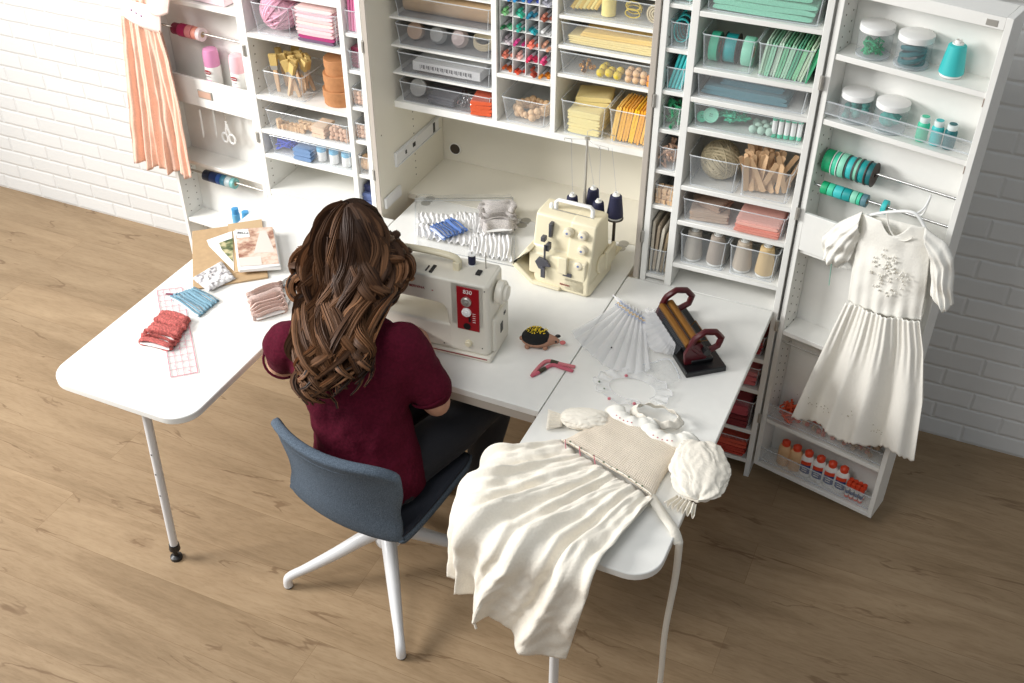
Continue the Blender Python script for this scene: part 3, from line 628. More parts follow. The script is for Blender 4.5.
q = Ms @ Vector((-.1, .11, .287)); spool('thread_spool', Matrix.Translation(q), .013, .04, NAVY, 'small navy thread spool standing on top of the cream sewing machine', 'spool')
# ================================================================ serger
sg = thing('serger', 'small cream overlock machine with four tension dials and navy cones behind', 'sewing machine', M=Matrix.Translation((-1.225, 2.904, TZ)) @ Matrix.Rotation(R(-2.8), 4, 'Z') @ Matrix.Diagonal((1, 1, .88, 1)))
m = MB(); m.prism(rrect(-.0, .215, 0, .215, .02), .004, .062); m.build('base', CREAM, sg, bevel=.006, seg=3)
m = MB(); m.prism([(.035, .05), (.0, .18), (.02, .285), (.045, .292), (.045, .05)][0:0] or [(.0, .05), (.0, .15), (.03, .16), (.055, .287), (.075, .295), (.155, .295), (.168, .28), (.19, .05)], -.014, .20, Matrix(((0, 0, 1, 0), (1, 0, 0, 0), (0, 1, 0, 0), (0, 0, 0, 1))))
m.build('body', CREAM, sg, bevel=.007, seg=3)
# right-hand tower carrying the dials
m = MB(); m.prism([(.0, .01), (.0, .07), (.05, .29), (.07, .298), (.15, .298), (.18, .06), (.18, .01)], .118, .212, Matrix(((0, 0, 1, 0), (1, 0, 0, 0), (0, 1, 0, 0), (0, 0, 0, 1))))
m.build('dial_tower', CREAM, sg, bevel=.007, seg=3)
# open cloth plate and looper cover on the left
m = MB(); m.prism([(-.075, .07), (.0, .006), (.11, .006), (.11, .02), (.01, .022), (-.062, .09), (-.03, .205), (-.005, .215), (-.01, .19)][0:6]+[(.0, .16), (-.02, .165)], -.012, .15, Matrix(((1, 0, 0, 0), (0, 0, 1, 0), (0, 1, 0, 0), (0, 0, 0, 1)))); m.build('cloth_plate', CREAM, sg, bevel=.004, seg=2)
MB().box(.10, .135, -.012, .004, .09, .165).build('presser_cover', CREAM, sg, bevel=.004)
m = MB(); m.box(.05, .062, -.004, .02, .17, .2); m.box(.045, .056, .03, .06, .21, .27); m.cyl((.05, -.008, .2), (.05, -.008, .05), .004, n=8); m.prism([(.016, .118), (.03, .142), (.06, .135), (.075, .11), (.05, .105), (.048, .088), (.03, .09)], -.014, -.006, MX); m.box(.03, .045, .0, .02, .205, .225); m.box(.04, .055, -.018, -.01, .055, .1); m.box(.118, .15, -.006, -.001, .08, .095)
m.build('looper_parts', mat('dark_steel', (96, 96, 104), .35, .6), sg, bevel=.001)
def slope_y(z): return (z-.07)*.05/.22
for i, (x, z) in enumerate(((.118, .252), (.17, .25), (.175, .195), (.172, .135))):
    y0 = slope_y(z)-.001 if x > .12 else .035
    m = MB(); mt = Matrix.Translation((x, y0+.004, z)) @ Matrix.Rotation(PI/2-.2, 4, 'X')
    m.lathe([(.019, 0), (.02, .004), (.0185, .008), (.0155, .012), (.015, .02), (.012, .022), (0, .022)], n=22, M=mt); k = m.build('dial', CREAMD, sg)
    m = MB(); m.lathe([(.0045, .0222), (.0045, .0228), (0, .0228)], n=10, M=mt); m.build('dial_mark', NV, k)
m = MB(); mt = Matrix.Translation((.212, .1, .1)) @ Matrix.Rotation(PI/2, 4, 'Y'); m.lathe([(.036, 0), (.038, .004), (.036, .01), (.02, .012), (0, .012)], n=24, M=mt); m.build('handwheel', CREAM, sg)
m = MB(); m.box(.212, .228, .12, .205, .06, .14); m.build('rear_housing', CREAM, sg, bevel=.006)
m = MB(); m.tube([(.04, .10, .29), (.04, .10, .325), (.048, .10, .335), (.165, .10, .338), (.175, .10, .327), (.175, .10, .29)], .0075, 10); m.build('carry_handle', WPLA, sg)
m = MB(); m.lathe([(.007, 0), (.007, .02), (.003, .026), (0, .026)], c=(.022, .10, .29), n=10); m.build('thread_guide_knob', WPLA, sg)
m = MB(); m.box(.03, .185, .088, .093, .296, .2985); m.build('scale_strip', STEEL, sg)
Mg = W[sg]
text('BERNINA', .009, Mg @ facing((.125, -.0015, .036), (1, 0, 0), (0, 0, 1)), RED, sg, depth=.0006)
MB().box(.213, .2145, .03, .036, .035, .055).build('side_mark', BLACK, sg)
# thread stand
m = MB(); m.box(-.0, .22, .225, .285, .05, .06); m.box(.06, .15, .2, .24, .02, .06); m.build('cone_tray', CREAM, sg, bevel=.004)
ry = .24
pr = Mg.inverted() @ aty(587, 140, (Mg @ Vector((.16, ry, 0))).y); pz = pr.z
m = MB(); m.cyl((pr.x, ry, .06), (pr.x, ry, pz), .0042, n=10); m.cyl((pr.x, ry, .06), (pr.x, ry, .3), .006, n=10); m.build('telescopic_rod', STEEL, sg)
m = MB(); z = pz
m.tube([(pr.x-.075, ry-.02, z-.012), (pr.x-.075, ry-.02, z-.002), (pr.x-.05, ry-.02, z), (pr.x-.047, ry-.02, z-.012)], .0014, 5)
m.tube([(pr.x-.05, ry-.02, z), (pr.x, ry-.004, z+.004), (pr.x+.03, ry-.02, z), (pr.x+.055, ry-.025, z-.003), (pr.x+.056, ry-.025, z-.014), (pr.x+.052, ry-.025, z-.018)], .0014, 5)
m.tube([(pr.x, ry, z), (pr.x-.01, ry+.02, z+.022), (pr.x+.005, ry+.03, z+.028), (pr.x+.09, ry+.03, z+.022), (pr.x+.092, ry+.03, z+.008)], .0014, 5)
m.tube([(pr.x+.03, ry-.02, z), (pr.x+.085, ry-.02, z-.002), (pr.x+.087, ry-.02, z-.014)], .0014, 5); m.lathe([(.009, 0), (.009, .008), (0, .01)], c=(pr.x, ry, z), n=12)
m.build('thread_guide', STEEL, sg)
CONEW = mat('cone_core', (236, 236, 232), .5)
def cone(M, r, h, thread, lab, grp, name='thread_cone', core=CONEW):
    t = thing(name, lab, 'thread cone', M, 0, grp)
    MB().lathe([(r*1.0, 0), (r*1.02, .004), (r*.5, h*.97), (r*.33, h*.97), (r*.3, h*1.06), (r*.18, h*1.06), (r*.16, h*.9), (0, h*.9)], n=22).build('core', core, t)
    MB().lathe([(r*.96, h*.05), (r*1.12, h*.09), (r*1.1, h*.2), (r*.8, h*.9), (r*.62, h*.94)], n=22).build('thread', thread, t); return t
cl = ['navy cone at the left end of the row behind the cream overlock machine', 'navy cone at the back, tucked behind the thin metal rod', 'navy cone right behind the white handle, in front of the metal rod', 'navy cone standing apart on its own round stand, furthest right']
cones = []
for i, (px, py, yy) in enumerate(((572, 205, .235), (593, 198, .275), (598, 211, .235), (615.5, 205, .255))):
    y = (Mg @ Vector((.1, yy, 0))).y; q = aty(px, py, y); zc = q.z-.045 if i < 3 else q.z-.05
    c = cone((q.x, y, zc), .026 if i == 3 else .0235, .095 if i == 3 else .088, NAVY, cl[i], 'navy cones on the overlock machine'); cones.append((q.x, y, zc))
    qq = Mg.inverted() @ Vector((q.x, y, zc)); m = MB(); m.lathe([(0, -.004), (.031, -.004), (.031, 0), (0, 0)], c=(qq.x, qq.y, qq.z), n=20); m.cyl((qq.x, qq.y, .055), (qq.x, qq.y, qq.z), .006, n=8); m.build('cone_stand', mat('stand_brown', (70, 62, 54), .5) if i == 3 else CREAM, sg)
m = MB()
for c, gx in zip(cones, (-.06, 0, .05, .09)):
    a = Mg.inverted() @ Vector((c[0], c[1], c[2]+.1)); m.tube([a, (pr.x+gx, ry, pz-.01)], .00035, 3, cap=False)
m.build('guided_thread', NV, sg)
# ================================================================ smocking pleater
f0 = atz(686, 378.5, TZ); f1 = atz(726, 371.8, TZ); bl = atz(646, 315, TZ)
ax = (bl-f0); ax.z = 0; L_ = .335; ax.normalize(); wx = Vector((ax.y, -ax.x, 0))
if wx.dot(f1-f0) < 0: wx = -wx
MP = Matrix(((wx.x, ax.x, 0, f0.x), (wx.y, ax.y, 0, f0.y), (0, 0, 1, TZ), (0, 0, 0, 1)))
pl = thing('smocking_pleater', 'black and maroon hand-cranked pleating tool with two brass rollers', 'sewing tool', MP @ Vector((.065, .17, 0)))
MAR = mat('maroon_plastic', (78, 16, 24), .3); BRS = mat('brass', (150, 104, 48), .35, .7); GLB = mat('gloss_black', (18, 18, 20), .3)
m = MB(MP); m.box(0, .135, 0, L_, 0, .02); m.build('base', GLB, pl, world=True, bevel=.003)
m = MB(MP); m.box(.03, .105, .035, L_-.03, .02, .035); m.build('raised_block', GLB, pl, world=True, bevel=.004)
for y in (.045, L_-.055):
    M1 = MP @ Matrix(((1, 0, 0, 0), (0, 0, 1, 0), (0, 1, 0, 0), (0, 0, 0, 1)))
    m = MB(M1); m.prism([(.01, .02), (.075, .02), (.085, .05), (.06, .095), (.02, .095), (.005, .06)], y-.007, y+.007); m.build('end_plate', MAR, pl, world=True, bevel=.002)
    cs = [(.02, .095), (.035, .125), (.07, .148), (.11, .14), (.135, .11), (.125, .075), (.09, .058), (.05, .062)]
    pts = [MP @ Vector((.02+(x-.016)*.9, y, .09+(z-.095)*.85)) for x, z in cs]; pp = []
    for i in range(8): pp += [pts[i], pts[i].lerp(pts[(i+1) % 8], .5)]
    MB().tube(pp, .0105, 8, closed=True).build('loop_handle', MAR, pl, world=True)
for k, (x, z) in enumerate(((.022, .085), (.05, .092))):
    m = MB(MP); m.cyl((x, .05, z), (x, L_-.06, z), .0122, n=18); m.build('roller', BRS, pl, world=True)
m = MB(MP)
for i in range(26): yy = .06+i*.0085; m.tube([(.052, yy, .09), (.0, yy, .08), (-.016, yy, .055)] if i % 1 == 0 else [], .0007, 4)
m.build('needle_row', CHROME, pl, world=True)
m = MB(MP); m.tube([(.09, .13, .037), (.11, .13, .06), (.11, .2, .06), (.09, .2, .037)], .0018, 6); m.tube([(.075, .12, .04), (.12, .12, .037), (.125, .22, .037)], .0013, 5); m.build('wire_guide', BRS, pl, world=True)
m = MB(MP); m.lathe([(.012, 0), (.012, .02), (0, .02)], c=(0, 0, 0), n=12, M=Matrix.Translation((.07, .036, .075)) @ Matrix.Rotation(PI/2, 4, 'X')); m.build('crank_hub', GLB, pl, world=True)
# ================================================================ hedgehog pincushion, floss
q = atz(537, 345, TZ); hg = thing('pincushion', 'hedgehog pincushion, black back full of yellow pins, beside the sewing machine', 'pincushion', q, R(18))
TAN = mat('tan_felt', (176, 132, 108), .9, bump=.4, scale=200); BLF = mat('black_felt', (26, 26, 26), .95, bump=.5, scale=200); PKN = mat('pink_felt', (206, 112, 110), .9)
m = MB(); m.ball((0, 0, .022), .044, 20, sz=.45, sx=1.15, sy=.78); m.tube([(.035, 0, .024), (.055, 0, .024), (.072, 0, .02)], [.022, .014, .006], 12); [m.ball((x, y, .008), .009, 8) for x in (-.03, .028) for y in (-.022, .022)]; m.ball((-.05, 0, .025), .008, 8); m.build('body', TAN, hg)
MB().ball((-.004, 0, .034), .044, 22, sz=.66, sx=1.06, sy=.82).build('back_cushion', BLF, hg)
m = MB(); m.ball((.062, -.016, .03), .004, 6); m.ball((.066, .014, .031), .006, 8, sx=1.6); m.build('eye', BLACK, hg)
MB().ball((.083, -.002, .018), .0095, 10, sx=1.1, sz=.6).build('nose', PKN, hg)
YEL = mat('yellow_pin', (236, 205, 20), .3); rg = random.Random(3); m = MB()
for i in range(90):
    a = rg.random()*6.28; r_ = math.sqrt(rg.random())*.033; x, y = r_*cos(a)*1.06, r_*sin(a)*.75+.004; zz = .034+.029*math.sqrt(max(.05, 1-(x/.05)**2-(y/.038)**2)); m.ball((x, y, zz+.002), .0019, 6)
stuff(m.build('pin_heads', YEL, hg))
PINKS = [mat('pink_floss', (206, 120, 126), .8, bump=.3, scale=500), mat('rose_floss', (196, 96, 112), .8, bump=.3, scale=500)]
OLV = mat('floss_band', (60, 54, 36), .6)
def floss(pts, mi, lab, band):
    t = thing('floss_skein', lab, 'embroidery floss', atz(*pts[0], TZ), 0, 'pink floss skeins')
    P_ = smooth_path([atz(x, y, TZ+.006) for x, y in pts], 20)
    for s in (-1, 0, 1): pass
    m = MB(); m.tube(P_, [.005]+[.0066]*19+[.006], 8, flat=.8); m.build('strands', PINKS[mi], t, world=True)
    for b_ in band: a, c = P_[b_], P_[b_+3]; m = MB(); m.tube([a, c], .0074, 8, flat=.8); m.build('paper_band', OLV, t, world=True)
floss([(532, 375), (542, 364), (549, 361), (561, 364), (575, 367)], 0, 'pink floss skein bent over the other, black band near its right end', [11])
floss([(531, 376), (541, 371), (552, 365), (563, 368), (573, 371)], 1, 'rose floss skein lying under the other, closer to the woman', [4])
# ================================================================ cream dress over the right table
X0, X1, Y0 = -.934, -.414, 1.80
COT = mat('cream_cotton', (238, 231, 217), .85, bump=.35, scale=150, sheen=.2, var=.02)
SMK = mat('smocked_cotton', (231, 218, 200), .9, bump=.6, scale=260, var=.05)
WCOT = mat('white_cotton', (240, 237, 228), .85, bump=.3, scale=150, sheen=.2)
PKT = mat('pink_stitch', (196, 110, 120), .8); GRT = mat('green_stitch', (96, 110, 84), .8)
def drape(x, y, h=0, rad=.03):
    """a point of the flat lay-out: inside the table it lies on top, outside it bends over the edge and hangs"""
    r = .085
    cx = min(max(x, X0+r), X1-r); cy = max(y, Y0+r); dx, dy = x-cx, y-cy
    d = math.hypot(dx, dy)
    if d <= r: return Vector((x, y, TZ+.003+h))
    nx, ny = dx/d, dy/d; e = d-r; ex, ey = cx+nx*r, cy+ny*r; q = rad*PI/2
    if e < q: a = e/rad; return Vector((ex+nx*(rad*sin(a)+h*sin(a)), ey+ny*(rad*sin(a)+h*sin(a)), TZ+.003-rad+rad*cos(a)+h*cos(a)))
    return Vector((ex+nx*(rad+h), ey+ny*(rad+h), TZ+.003-rad-(e-q)))
dr = thing('cream_dress', 'cream child dress with a smocked bodice draped over the table end', 'dress', (-.72, 1.95, TZ))
wl = Vector((-.825, 2.17)); wr = Vector((-.505, 2.062))           # waist, left and right
def skirt(u, v):
    w0 = wl.lerp(wr, u)
    a0, a1 = R(211), R(259); a = a0+(a1-a0)*u                       # the skirt fans out
    Lh = .545+.115*math.sin(min(1, u*1.25)*PI*.5)+.012*sin(u*23)
    if u < .2: Lh -= .02*(1-u/.2)
    d = Vector((cos(a), sin(a))); p = w0+d*(Lh*v)+Vector((.0, -.05*v*(1-u)))
    amp = .005+.026*min(1, v*1.6)
    f_ = sin(u*58+.8*sin(u*9))*.55*(1-v*.55)+sin(u*27+1.3+v*1.2)*.9*v+.35*sin(u*90)*(1-v)*(1 if v < .5 else .3)
    h = .012+amp*(1+f_)*.8+.010*noise.noise(Vector((u*7, v*5, 0)))+.007*noise.noise(Vector((u*23, v*14, 3)))+.005*abs(noise.noise(Vector((u*30+v*6, v*4, 8))))
    sd = Vector((-d.y, d.x))*sin(u*31+2)*.010*v
    return drape(p.x+sd.x, p.y+sd.y, max(.001, h), .035)
sk = MB().grid(skirt, 220, 90).build('skirt', COT, dr, world=True, solid=.0016)
# underside layer of the skirt, a little shorter
def skirt2(u, v):
    p = skirt(.03+u*.94, v*.97); return Vector((p.x, p.y, p.z)) if v < .02 else drape(*(wl.lerp(wr, u)+Vector((cos(R(213+44*u)), sin(R(213+44*u))))*(.46+.13*sin(min(1, u*1.2)*PI/2))*v), .003+.004*(1+sin(u*40)), .03)
MB().grid(skirt2, 90, 40).build('skirt_lining', COT, dr, world=True, solid=.0014)
# bodice: four corners filled, puffed a little
bA, bB, bC, bD = wl, wr, Vector((-.765, 2.40)), Vector((-.425, 2.335))   # waist l/r, shoulder l/r
bC = Vector((-.745, 2.37)); bD = Vector((-.475, 2.30))
def bod(u, v):
    p = bA.lerp(bB, u).lerp(bC.lerp(bD, u), v); w_ = 1-.10*sin(v*PI)*(abs(u-.5)*2)
    c = (bA.lerp(bB, .5)).lerp(bC.lerp(bD, .5), v); p = c+(p-c)*w_
    h = .010+.020*(max(0, 1-(2*u-1)**4))**.5+.0007*sin(u*330)+.0006*sin(v*200)+.003*noise.noise(Vector((u*5, v*5, 0)))
    return drape(p.x, p.y, h*(1 if 0 < u < 1 else .1))
bo = MB().grid(bod, 200, 130).build('bodice', SMK, dr, world=True)
rg = random.Random(5)
m = MB(); wb = [bod(.02+.96*i/40, .02)+Vector((0, 0, .004)) for i in range(41)]; m.tube(wb, .0022, 6); m.build('waist_seam', COT, dr, world=True)
def flowers(name, pts, parent, mt, r_=.0032):
    m = MB()
    for p in pts: m.ball(p, r_, 6, sz=.5)
    return m.build(name, mt, parent, world=True)
fl = flowers('rosebud', [bod(.04+.13*i, .02+.003*rg.random())+Vector((0, 0, .004)) for i in range(8)], dr, GRT, .0035)
flowers('leaf_stitch', [bod(.10+.13*i, .02)+Vector((rg.uniform(-.004, .004), 0, .007)) for i in range(7)], dr, GRT, .0035)
m = MB()
for k in range(3):
    a = bod(.05+.16*k, .03); m.tube([a+Vector((0, 0, .006)), a+Vector((.012, -.03, .02)), a+Vector((.02, -.045, .018))], .0014, 5)
m.build('pink_thread_loop', PKT, dr, world=True)
# collar halves with little embroidered flowers
def collar(c, r_, a0, a1, name):
    m = MB()
    def f(u, v):
        a = R(a0+(a1-a0)*u); rr = r_*(.42+.58*v)*(1+.05*sin(u*PI*3)*v); return Vector((c[0]+cos(a)*rr, c[1]+sin(a)*rr*.85, TZ+.036+.008*sin(v*PI)-.012*v*v+.002*sin(u*25)))
    m.grid(f, 30, 8); o = m.build(name, WCOT, dr, world=True, solid=.002)
    m = MB(); m.tube([f(i/30, 1) for i in range(31)], .0018, 5); m.build('lace_edge', COT, o, world=True)
    flowers('collar_flower', [f(.3+.07*i, .72)+Vector((0, 0, .002)) for i in range(5)], o, PKT, .0026)
ccx, ccy = (bC.x+bD.x)/2, (bC.y+bD.y)/2+.0
collar((-.655, 2.375), .095, 190, 330, 'collar'); collar((-.545, 2.345), .095, 200, 350, 'collar')
m = MB()
def neck(u, v): a = 2*PI*u; rr = (.072, .03)[0]*(1-.25*v); return Vector((-.60+cos(a)*rr*1.15, 2.385+sin(a)*rr*.62, TZ+.018+.02*v+.004*sin(u*60)))
m.grid(neck, 60, 5, closeu=True).build('neckline', COT, dr, world=True, solid=.002)
def puff(c, rx, ry, rz_, ang, h, name, z0):
    M1 = Matrix.Translation(c) @ Matrix.Rotation(ang, 4, 'Z')
    def f(u, v):
        a = 2*PI*u; th_ = v*PI; s = sin(th_)
        g = abs(cos(th_))**1.5
        n1 = noise.noise(Vector((cos(a)*2.2, sin(a)*2.2, v*5))); n2 = noise.noise(Vector((cos(a)*5+3, sin(a)*5, v*9)))
        wr_ = 1+.10*sin(a*11+v*5)*g+.035*sin(a*7+2*n1*6)+.09*n1+.045*n2
        x = cos(th_)*rx*(1+.05*sin(a*3)); y = cos(a)*ry*s**.65*wr_; z = sin(a)*rz_*s**.65*wr_
        p = M1 @ Vector((x, y, z)); 
        if p.x < X1 and p.z < TZ+.004: p.z = TZ+.004
        return p
    MB().grid(f, 110, 60, closeu=True).build(name, COT, dr, world=True)
puff((-.418, 2.205, TZ+.034), .112, .08, .032, R(-75), 0, 'puff_sleeve', 0)
puff((-.79, 2.285, TZ+.024), .068, .042, .022, R(200), 0, 'puff_sleeve', 0)
def frill(c, d, wdt, ln, name):
    d = Vector(d).normalized(); s = Vector((-d.y, d.x, 0))
    def f(u, v): return Vector(c)+s*(u-.5)*wdt*(1+.5*v)+d*ln*v+Vector((0, 0, .008+.008*sin(u*38)*(.3+v)))
    MB().grid(f, 60, 6).build(name, COT, dr, world=True, solid=.0015)
frill((-.42, 2.09, TZ+.016), (-.15, -1, 0), .06, .045, 'sleeve_frill'); frill((-.85, 2.26, TZ+.008), (-1, -.35, 0), .05, .045, 'sleeve_frill')
# sash: leaves the waist on the right, bends over the table edge and hangs to the floor side
def ribbon(pts, w_, name, parent, mt, up=(0, 0, 1), n=40, tw=0):
    P_ = smooth_path(pts, n)
    def f(u, v):
        i = int(round(v*n)); p = P_[i]; t_ = (P_[min(n, i+1)]-P_[max(0, i-1)]).normalized(); s = t_.cross(Vector(up)); s = s.normalized() if s.length > .05 else Vector((1, 0, 0)); return p+s*(u-.5)*w_
    return MB().grid(f, 2, n).build(name, mt, parent, world=True, solid=.0012)
ribbon([(-.515, 2.07, TZ+.02), (-.46, 2.02, TZ+.012), (-.42, 1.985, TZ+.008), (-.399, 1.965, TZ-.015)], .028, 'sash', dr, COT)
def sash2(u, v):
    z = TZ-.01-v*.68; return Vector((-.398+.0025*sin(v*9)+(u-.5)*.018*(1-.3*v), 1.965-.02*v+(u-.5)*.010+.004*sin(v*9), z))
MB().grid(sash2, 2, 60).build('sash', COT, dr, world=True, solid=.0012)
MB().tube(smooth_path([(-.95, 1.86, .34), (-.955, 1.85, .30), (-.945, 1.845, .26)], 8), .004, 5).build('sash_end', COT, dr, world=True)
# ================================================================ white dress on a hanger, right door
Wd = thing('white_dress', 'white short-sleeved child dress with eyelet embroidery on a white hanger', 'dress', DR.pt(.33, -.05, 1.15))
def dd(u, v, z): return DR.pt(u, v, z)
def hitz(x, y, off=-.05): q = DR.hit(x, y, off); return (q.x, q.z)
def edgeline(pts, off=-.05):
    P_ = [hitz(x, y, off) for x, y in pts]
    return P_
def lerp_line(P_, t):
    L = [0]
    for a, b in zip(P_, P_[1:]): L.append(L[-1]+math.hypot(b[0]-a[0], b[1]-a[1]))
    s = t*L[-1]
    for i in range(len(P_)-1):
        if s <= L[i+1]+1e-9: k = (s-L[i])/max(1e-9, L[i+1]-L[i]); return (P_[i][0]+(P_[i+1][0]-P_[i][0])*k, P_[i][1]+(P_[i+1][1]-P_[i][1])*k)
    return P_[-1]
def hang_panel(D, left, right, name, parent, mt, nu, nv, offs, off0=-.05, solid=.0016):
    Lf = [(lambda q: (q.x, q.z))(D.hit(x, y, off0)) for x, y in left]; Rt = [(lambda q: (q.x, q.z))(D.hit(x, y, off0)) for x, y in right]
    def f(u, v):
        a = lerp_line(Lf, v); b = lerp_line(Rt, v); du, dv, dz = offs(u, v)
        return D.pt(a[0]+(b[0]-a[0])*u+du, off0+dv, a[1]+(b[1]-a[1])*u+dz)
    return MB().grid(f, nu, nv).build(name, mt, parent, world=True, solid=solid)
def o_bod(u, v): s = sin(u*PI); return (0, -.022*s+.006*noise.noise(Vector((u*5, v*5, 1)))+.003*sin(u*40)*v*v, 0)
# bodice front between shoulder line (top) and waist
hang_panel(DR, [(862, 213), (858, 240), (853, 265), (850, 285), (848, 301)], [(925, 227), (930, 245), (929, 266), (925, 295), (921, 321)], 'bodice', Wd, WCOT, 60, 50, lambda u, v: (0, o_bod(u, v)[1], -.040*max(0, 1-((u-.58)/.22)**2)*max(0, 1-v*7)), -.05)
def o_back(u, v): return (0, .012, 0)
hang_panel(DR, [(864, 215), (856, 250), (850, 290)], [(924, 230), (928, 270), (920, 315)], 'bodice_back', Wd, WCOT, 20, 10, o_back, -.045)
def o_sk(u, v):
    am = .008+.034*v
    f_ = sin(u*23+.6+.5*sin(v*2))*.7+sin(u*11+2+v*.8)*.6+.5*sin(u*95)*max(0, 1-v*2.2)
    return (.006*sin(u*31)*v, -.022*sin(u*PI)-.012-am*f_*.75-.012*v, .016*sin(u*23+1.2)*v*v+.003*sin(u*120)*(1 if v > .985 else 0))
hang_panel(DR, [(848, 300), (836, 325), (818, 365), (797, 413)], [(921, 320), (925, 350), (925, 400), (918, 455)], 'skirt', Wd, WCOT, 260, 70, o_sk, -.05)
hang_panel(DR, [(849, 303), (836, 328), (819, 365), (803, 408)], [(919, 322), (922, 350), (922, 400), (914, 446)], 'skirt_back', Wd, WCOT, 60, 20, lambda u, v: (0, .01-.006*sin(u*30)*v, .02*v*(1-abs(2*u-1))), -.035)
for le, ri, nm in (([(863, 211), (839, 222), (823, 236), (822, 250)], [(861, 234), (854, 250), (850, 260), (840, 268)], 'sleeve'), ([(925, 227), (946, 243), (954, 258), (953, 305)], [(930, 250), (931, 268), (931, 296), (942, 309)], 'sleeve')):
    for s, nn in ((-.018, nm), (.006, 'sleeve_back')):
        hang_panel(DR, le, ri, nn, Wd, WCOT, 30, 30, (lambda u, v, s=s: (0, s*sin(u*PI)*1.6-(.005*sin(v*17+u*9)+.004*sin(u*26))*(.3+v)*(1 if s < 0 else .3), .003*sin(u*20)*v)), -.052 if nn == 'sleeve' else -.04)
# eyelet embroidery: small raised petals on chest and hem
EMB = mat('eyelet_shadow', (188, 180, 164), .9)
rg = random.Random(9); m = MB(); m2 = MB()
def emb(px, py, off): q = DR.hit(px, py, off); return DR.pt(q.x, off, q.z)
for i in range(60):
    a = rg.random()*6.28; r_ = rg.random()**.6; px = 889+cos(a)*r_*20; py = 272+sin(a)*r_*24; p = emb(px, py, -.078); m.ball(p, .0042, 6, sz=1, sx=.8, sy=.5)
    if i % 2: m2.ball(emb(px+2, py+1, -.0785), .0018, 5)
m.build('embroidery', WCOT, Wd, world=True); m2.build('eyelet', EMB, Wd, world=True)
m2 = MB()
for i in range(46):
    t_ = i/45; bx = 800+t_*85; by = 408+t_*40; p = emb(bx+rg.uniform(-4, 4), by-8-rg.random()*(6+26*max(0, 1-abs(t_-.75)*4)), -.092-.0); m2.ball(p, .002, 5)
m2.build('hem_eyelet', EMB, Wd, world=True)
m = MB(); n_ = [DR.hit(x, y, -.072) for x, y in ((887, 213), (888, 224), (892, 234), (899, 240), (906, 241), (912, 238))]; m.tube(smooth_path([DR.pt(q.x, -.070, q.z) for q in n_], 20), .0022, 6); m.build('neck_binding', WCOT, Wd, world=True)
hgr = thing('clothes_hanger', 'white plastic hanger on the ribbon rod holding the white dress', 'hanger', DR.pt(.33, -.03, 1.22))
def hp(x, y, off): q = DR.hit(x, y, off); return DR.pt(q.x, off, q.z)
m = MB(); m.tube(smooth_path([hp(866, 216, -.04), hp(889, 212, -.04), hp(914, 213, -.04), hp(926, 229, -.04)], 20), .005, 8); m.build('shoulder_bar', WPLA, hgr, world=True)
a_, b_ = DR.hit(914, 215, -.04), DR.hit(925, 193, .02)
m = MB(); m.tube(smooth_path([DR.pt(a_.x, -.04, a_.z), DR.pt(a_.x+.018, -.02, a_.z+.02), DR.pt(a_.x+.02, .01, a_.z+.05), DR.pt(a_.x+.005, .037, 1.27), DR.pt(a_.x-.015, .03, 1.262)], 18), .003, 8); m.build('hook', WPLA, hgr, world=True)
m = MB(); m.tube(smooth_path([hp(832, 258, -.03), hp(831, 268, -.03), hp(829, 285, -.03)], 8), .004, 6, flat=.3); m.build('ribbon_tail', mat('mint_ribbon', (150, 214, 194), .5), Wd, world=True)
# ================================================================ peach dress, left door
PCH = mat('peach_cotton', (240, 198, 176), .85, bump=.5, scale=120, sheen=.25, var=.04); PCL = mat('pale_pink_cotton', (248, 224, 214), .85, bump=.3, scale=120)
Pd = thing('peach_dress', 'peach pleated child dress with a pale waistband hanging at the far left', 'dress', DL.pt(.45, -.05, 1.2))
def o_p(u, v):
    f_ = sin(u*33+2.2*noise.noise(Vector((u*4, v*2, 5))))*.7+sin(u*19+1.2+v*.8)*.7+.35*sin(u*71+2+v)
    return (.003*sin(u*60)*v, -.010-.014*(.5+.6*v)*f_+.004*noise.noise(Vector((u*9, v*9, 0))), .010*sin(u*20)*v*v)
hang_panel(DL, [(124, 14), (127, 50), (132, 100), (138, 162)], [(163, 30), (172, 60), (184, 110), (196, 177)], 'skirt', Pd, PCH, 220, 50, o_p, -.05)
hang_panel(DL, [(125, 16), (129, 60), (140, 160)], [(162, 32), (170, 60), (192, 172)], 'skirt_back', Pd, PCH, 40, 10, lambda u, v: (0, .004*sin(u*30)*v, 0), -.03)
hang_panel(DL, [(121, -6), (124, 15)], [(162, 6), (163, 33)], 'waistband', Pd, PCL, 30, 8, lambda u, v: (0, -.016*sin(u*PI)-.008, 0), -.05)
hang_panel(DL, [(118, -75), (120, -30), (122, -4)], [(165, -58), (164, -20), (162, 8)], 'bodice', Pd, PCH, 40, 24, lambda u, v: (0, -.02*sin(u*PI)+.004*sin(u*40), 0), -.05)
hang_panel(DL, [(148, -30), (150, -10), (153, 10)], [(170, -28), (174, -5), (172, 12)], 'collar_flap', Pd, PCL, 20, 14, lambda u, v: (0, -.02-.01*sin(u*PI), -.01*sin(u*PI)*v), -.06)
m = MB()
for px, py in ((131, 10), (136, 13), (141, 16)): q = DL.hit(px, py, -.075); m.ball(DL.pt(q.x, -.074, q.z), .004, 6)
m.build('rosebud', mat('mauve_stitch', (150, 120, 170), .8), Pd, world=True)
h2 = thing('clothes_hanger', 'hanger inside the peach dress, its hook over the far left door top', 'hanger', DL.pt(.45, -.03, 1.75))
q0 = DL.hit(122, -72, -.04); q1 = DL.hit(165, -56, -.04); mid = ((q0.x+q1.x)/2)
m = MB(); m.tube(smooth_path([DL.pt(q0.x, -.04, q0.z), DL.pt(mid, -.04, q0.z+.03), DL.pt(q1.x, -.04, q1.z)], 14), .005, 8); m.build('shoulder_bar', WPLA, h2, world=True)
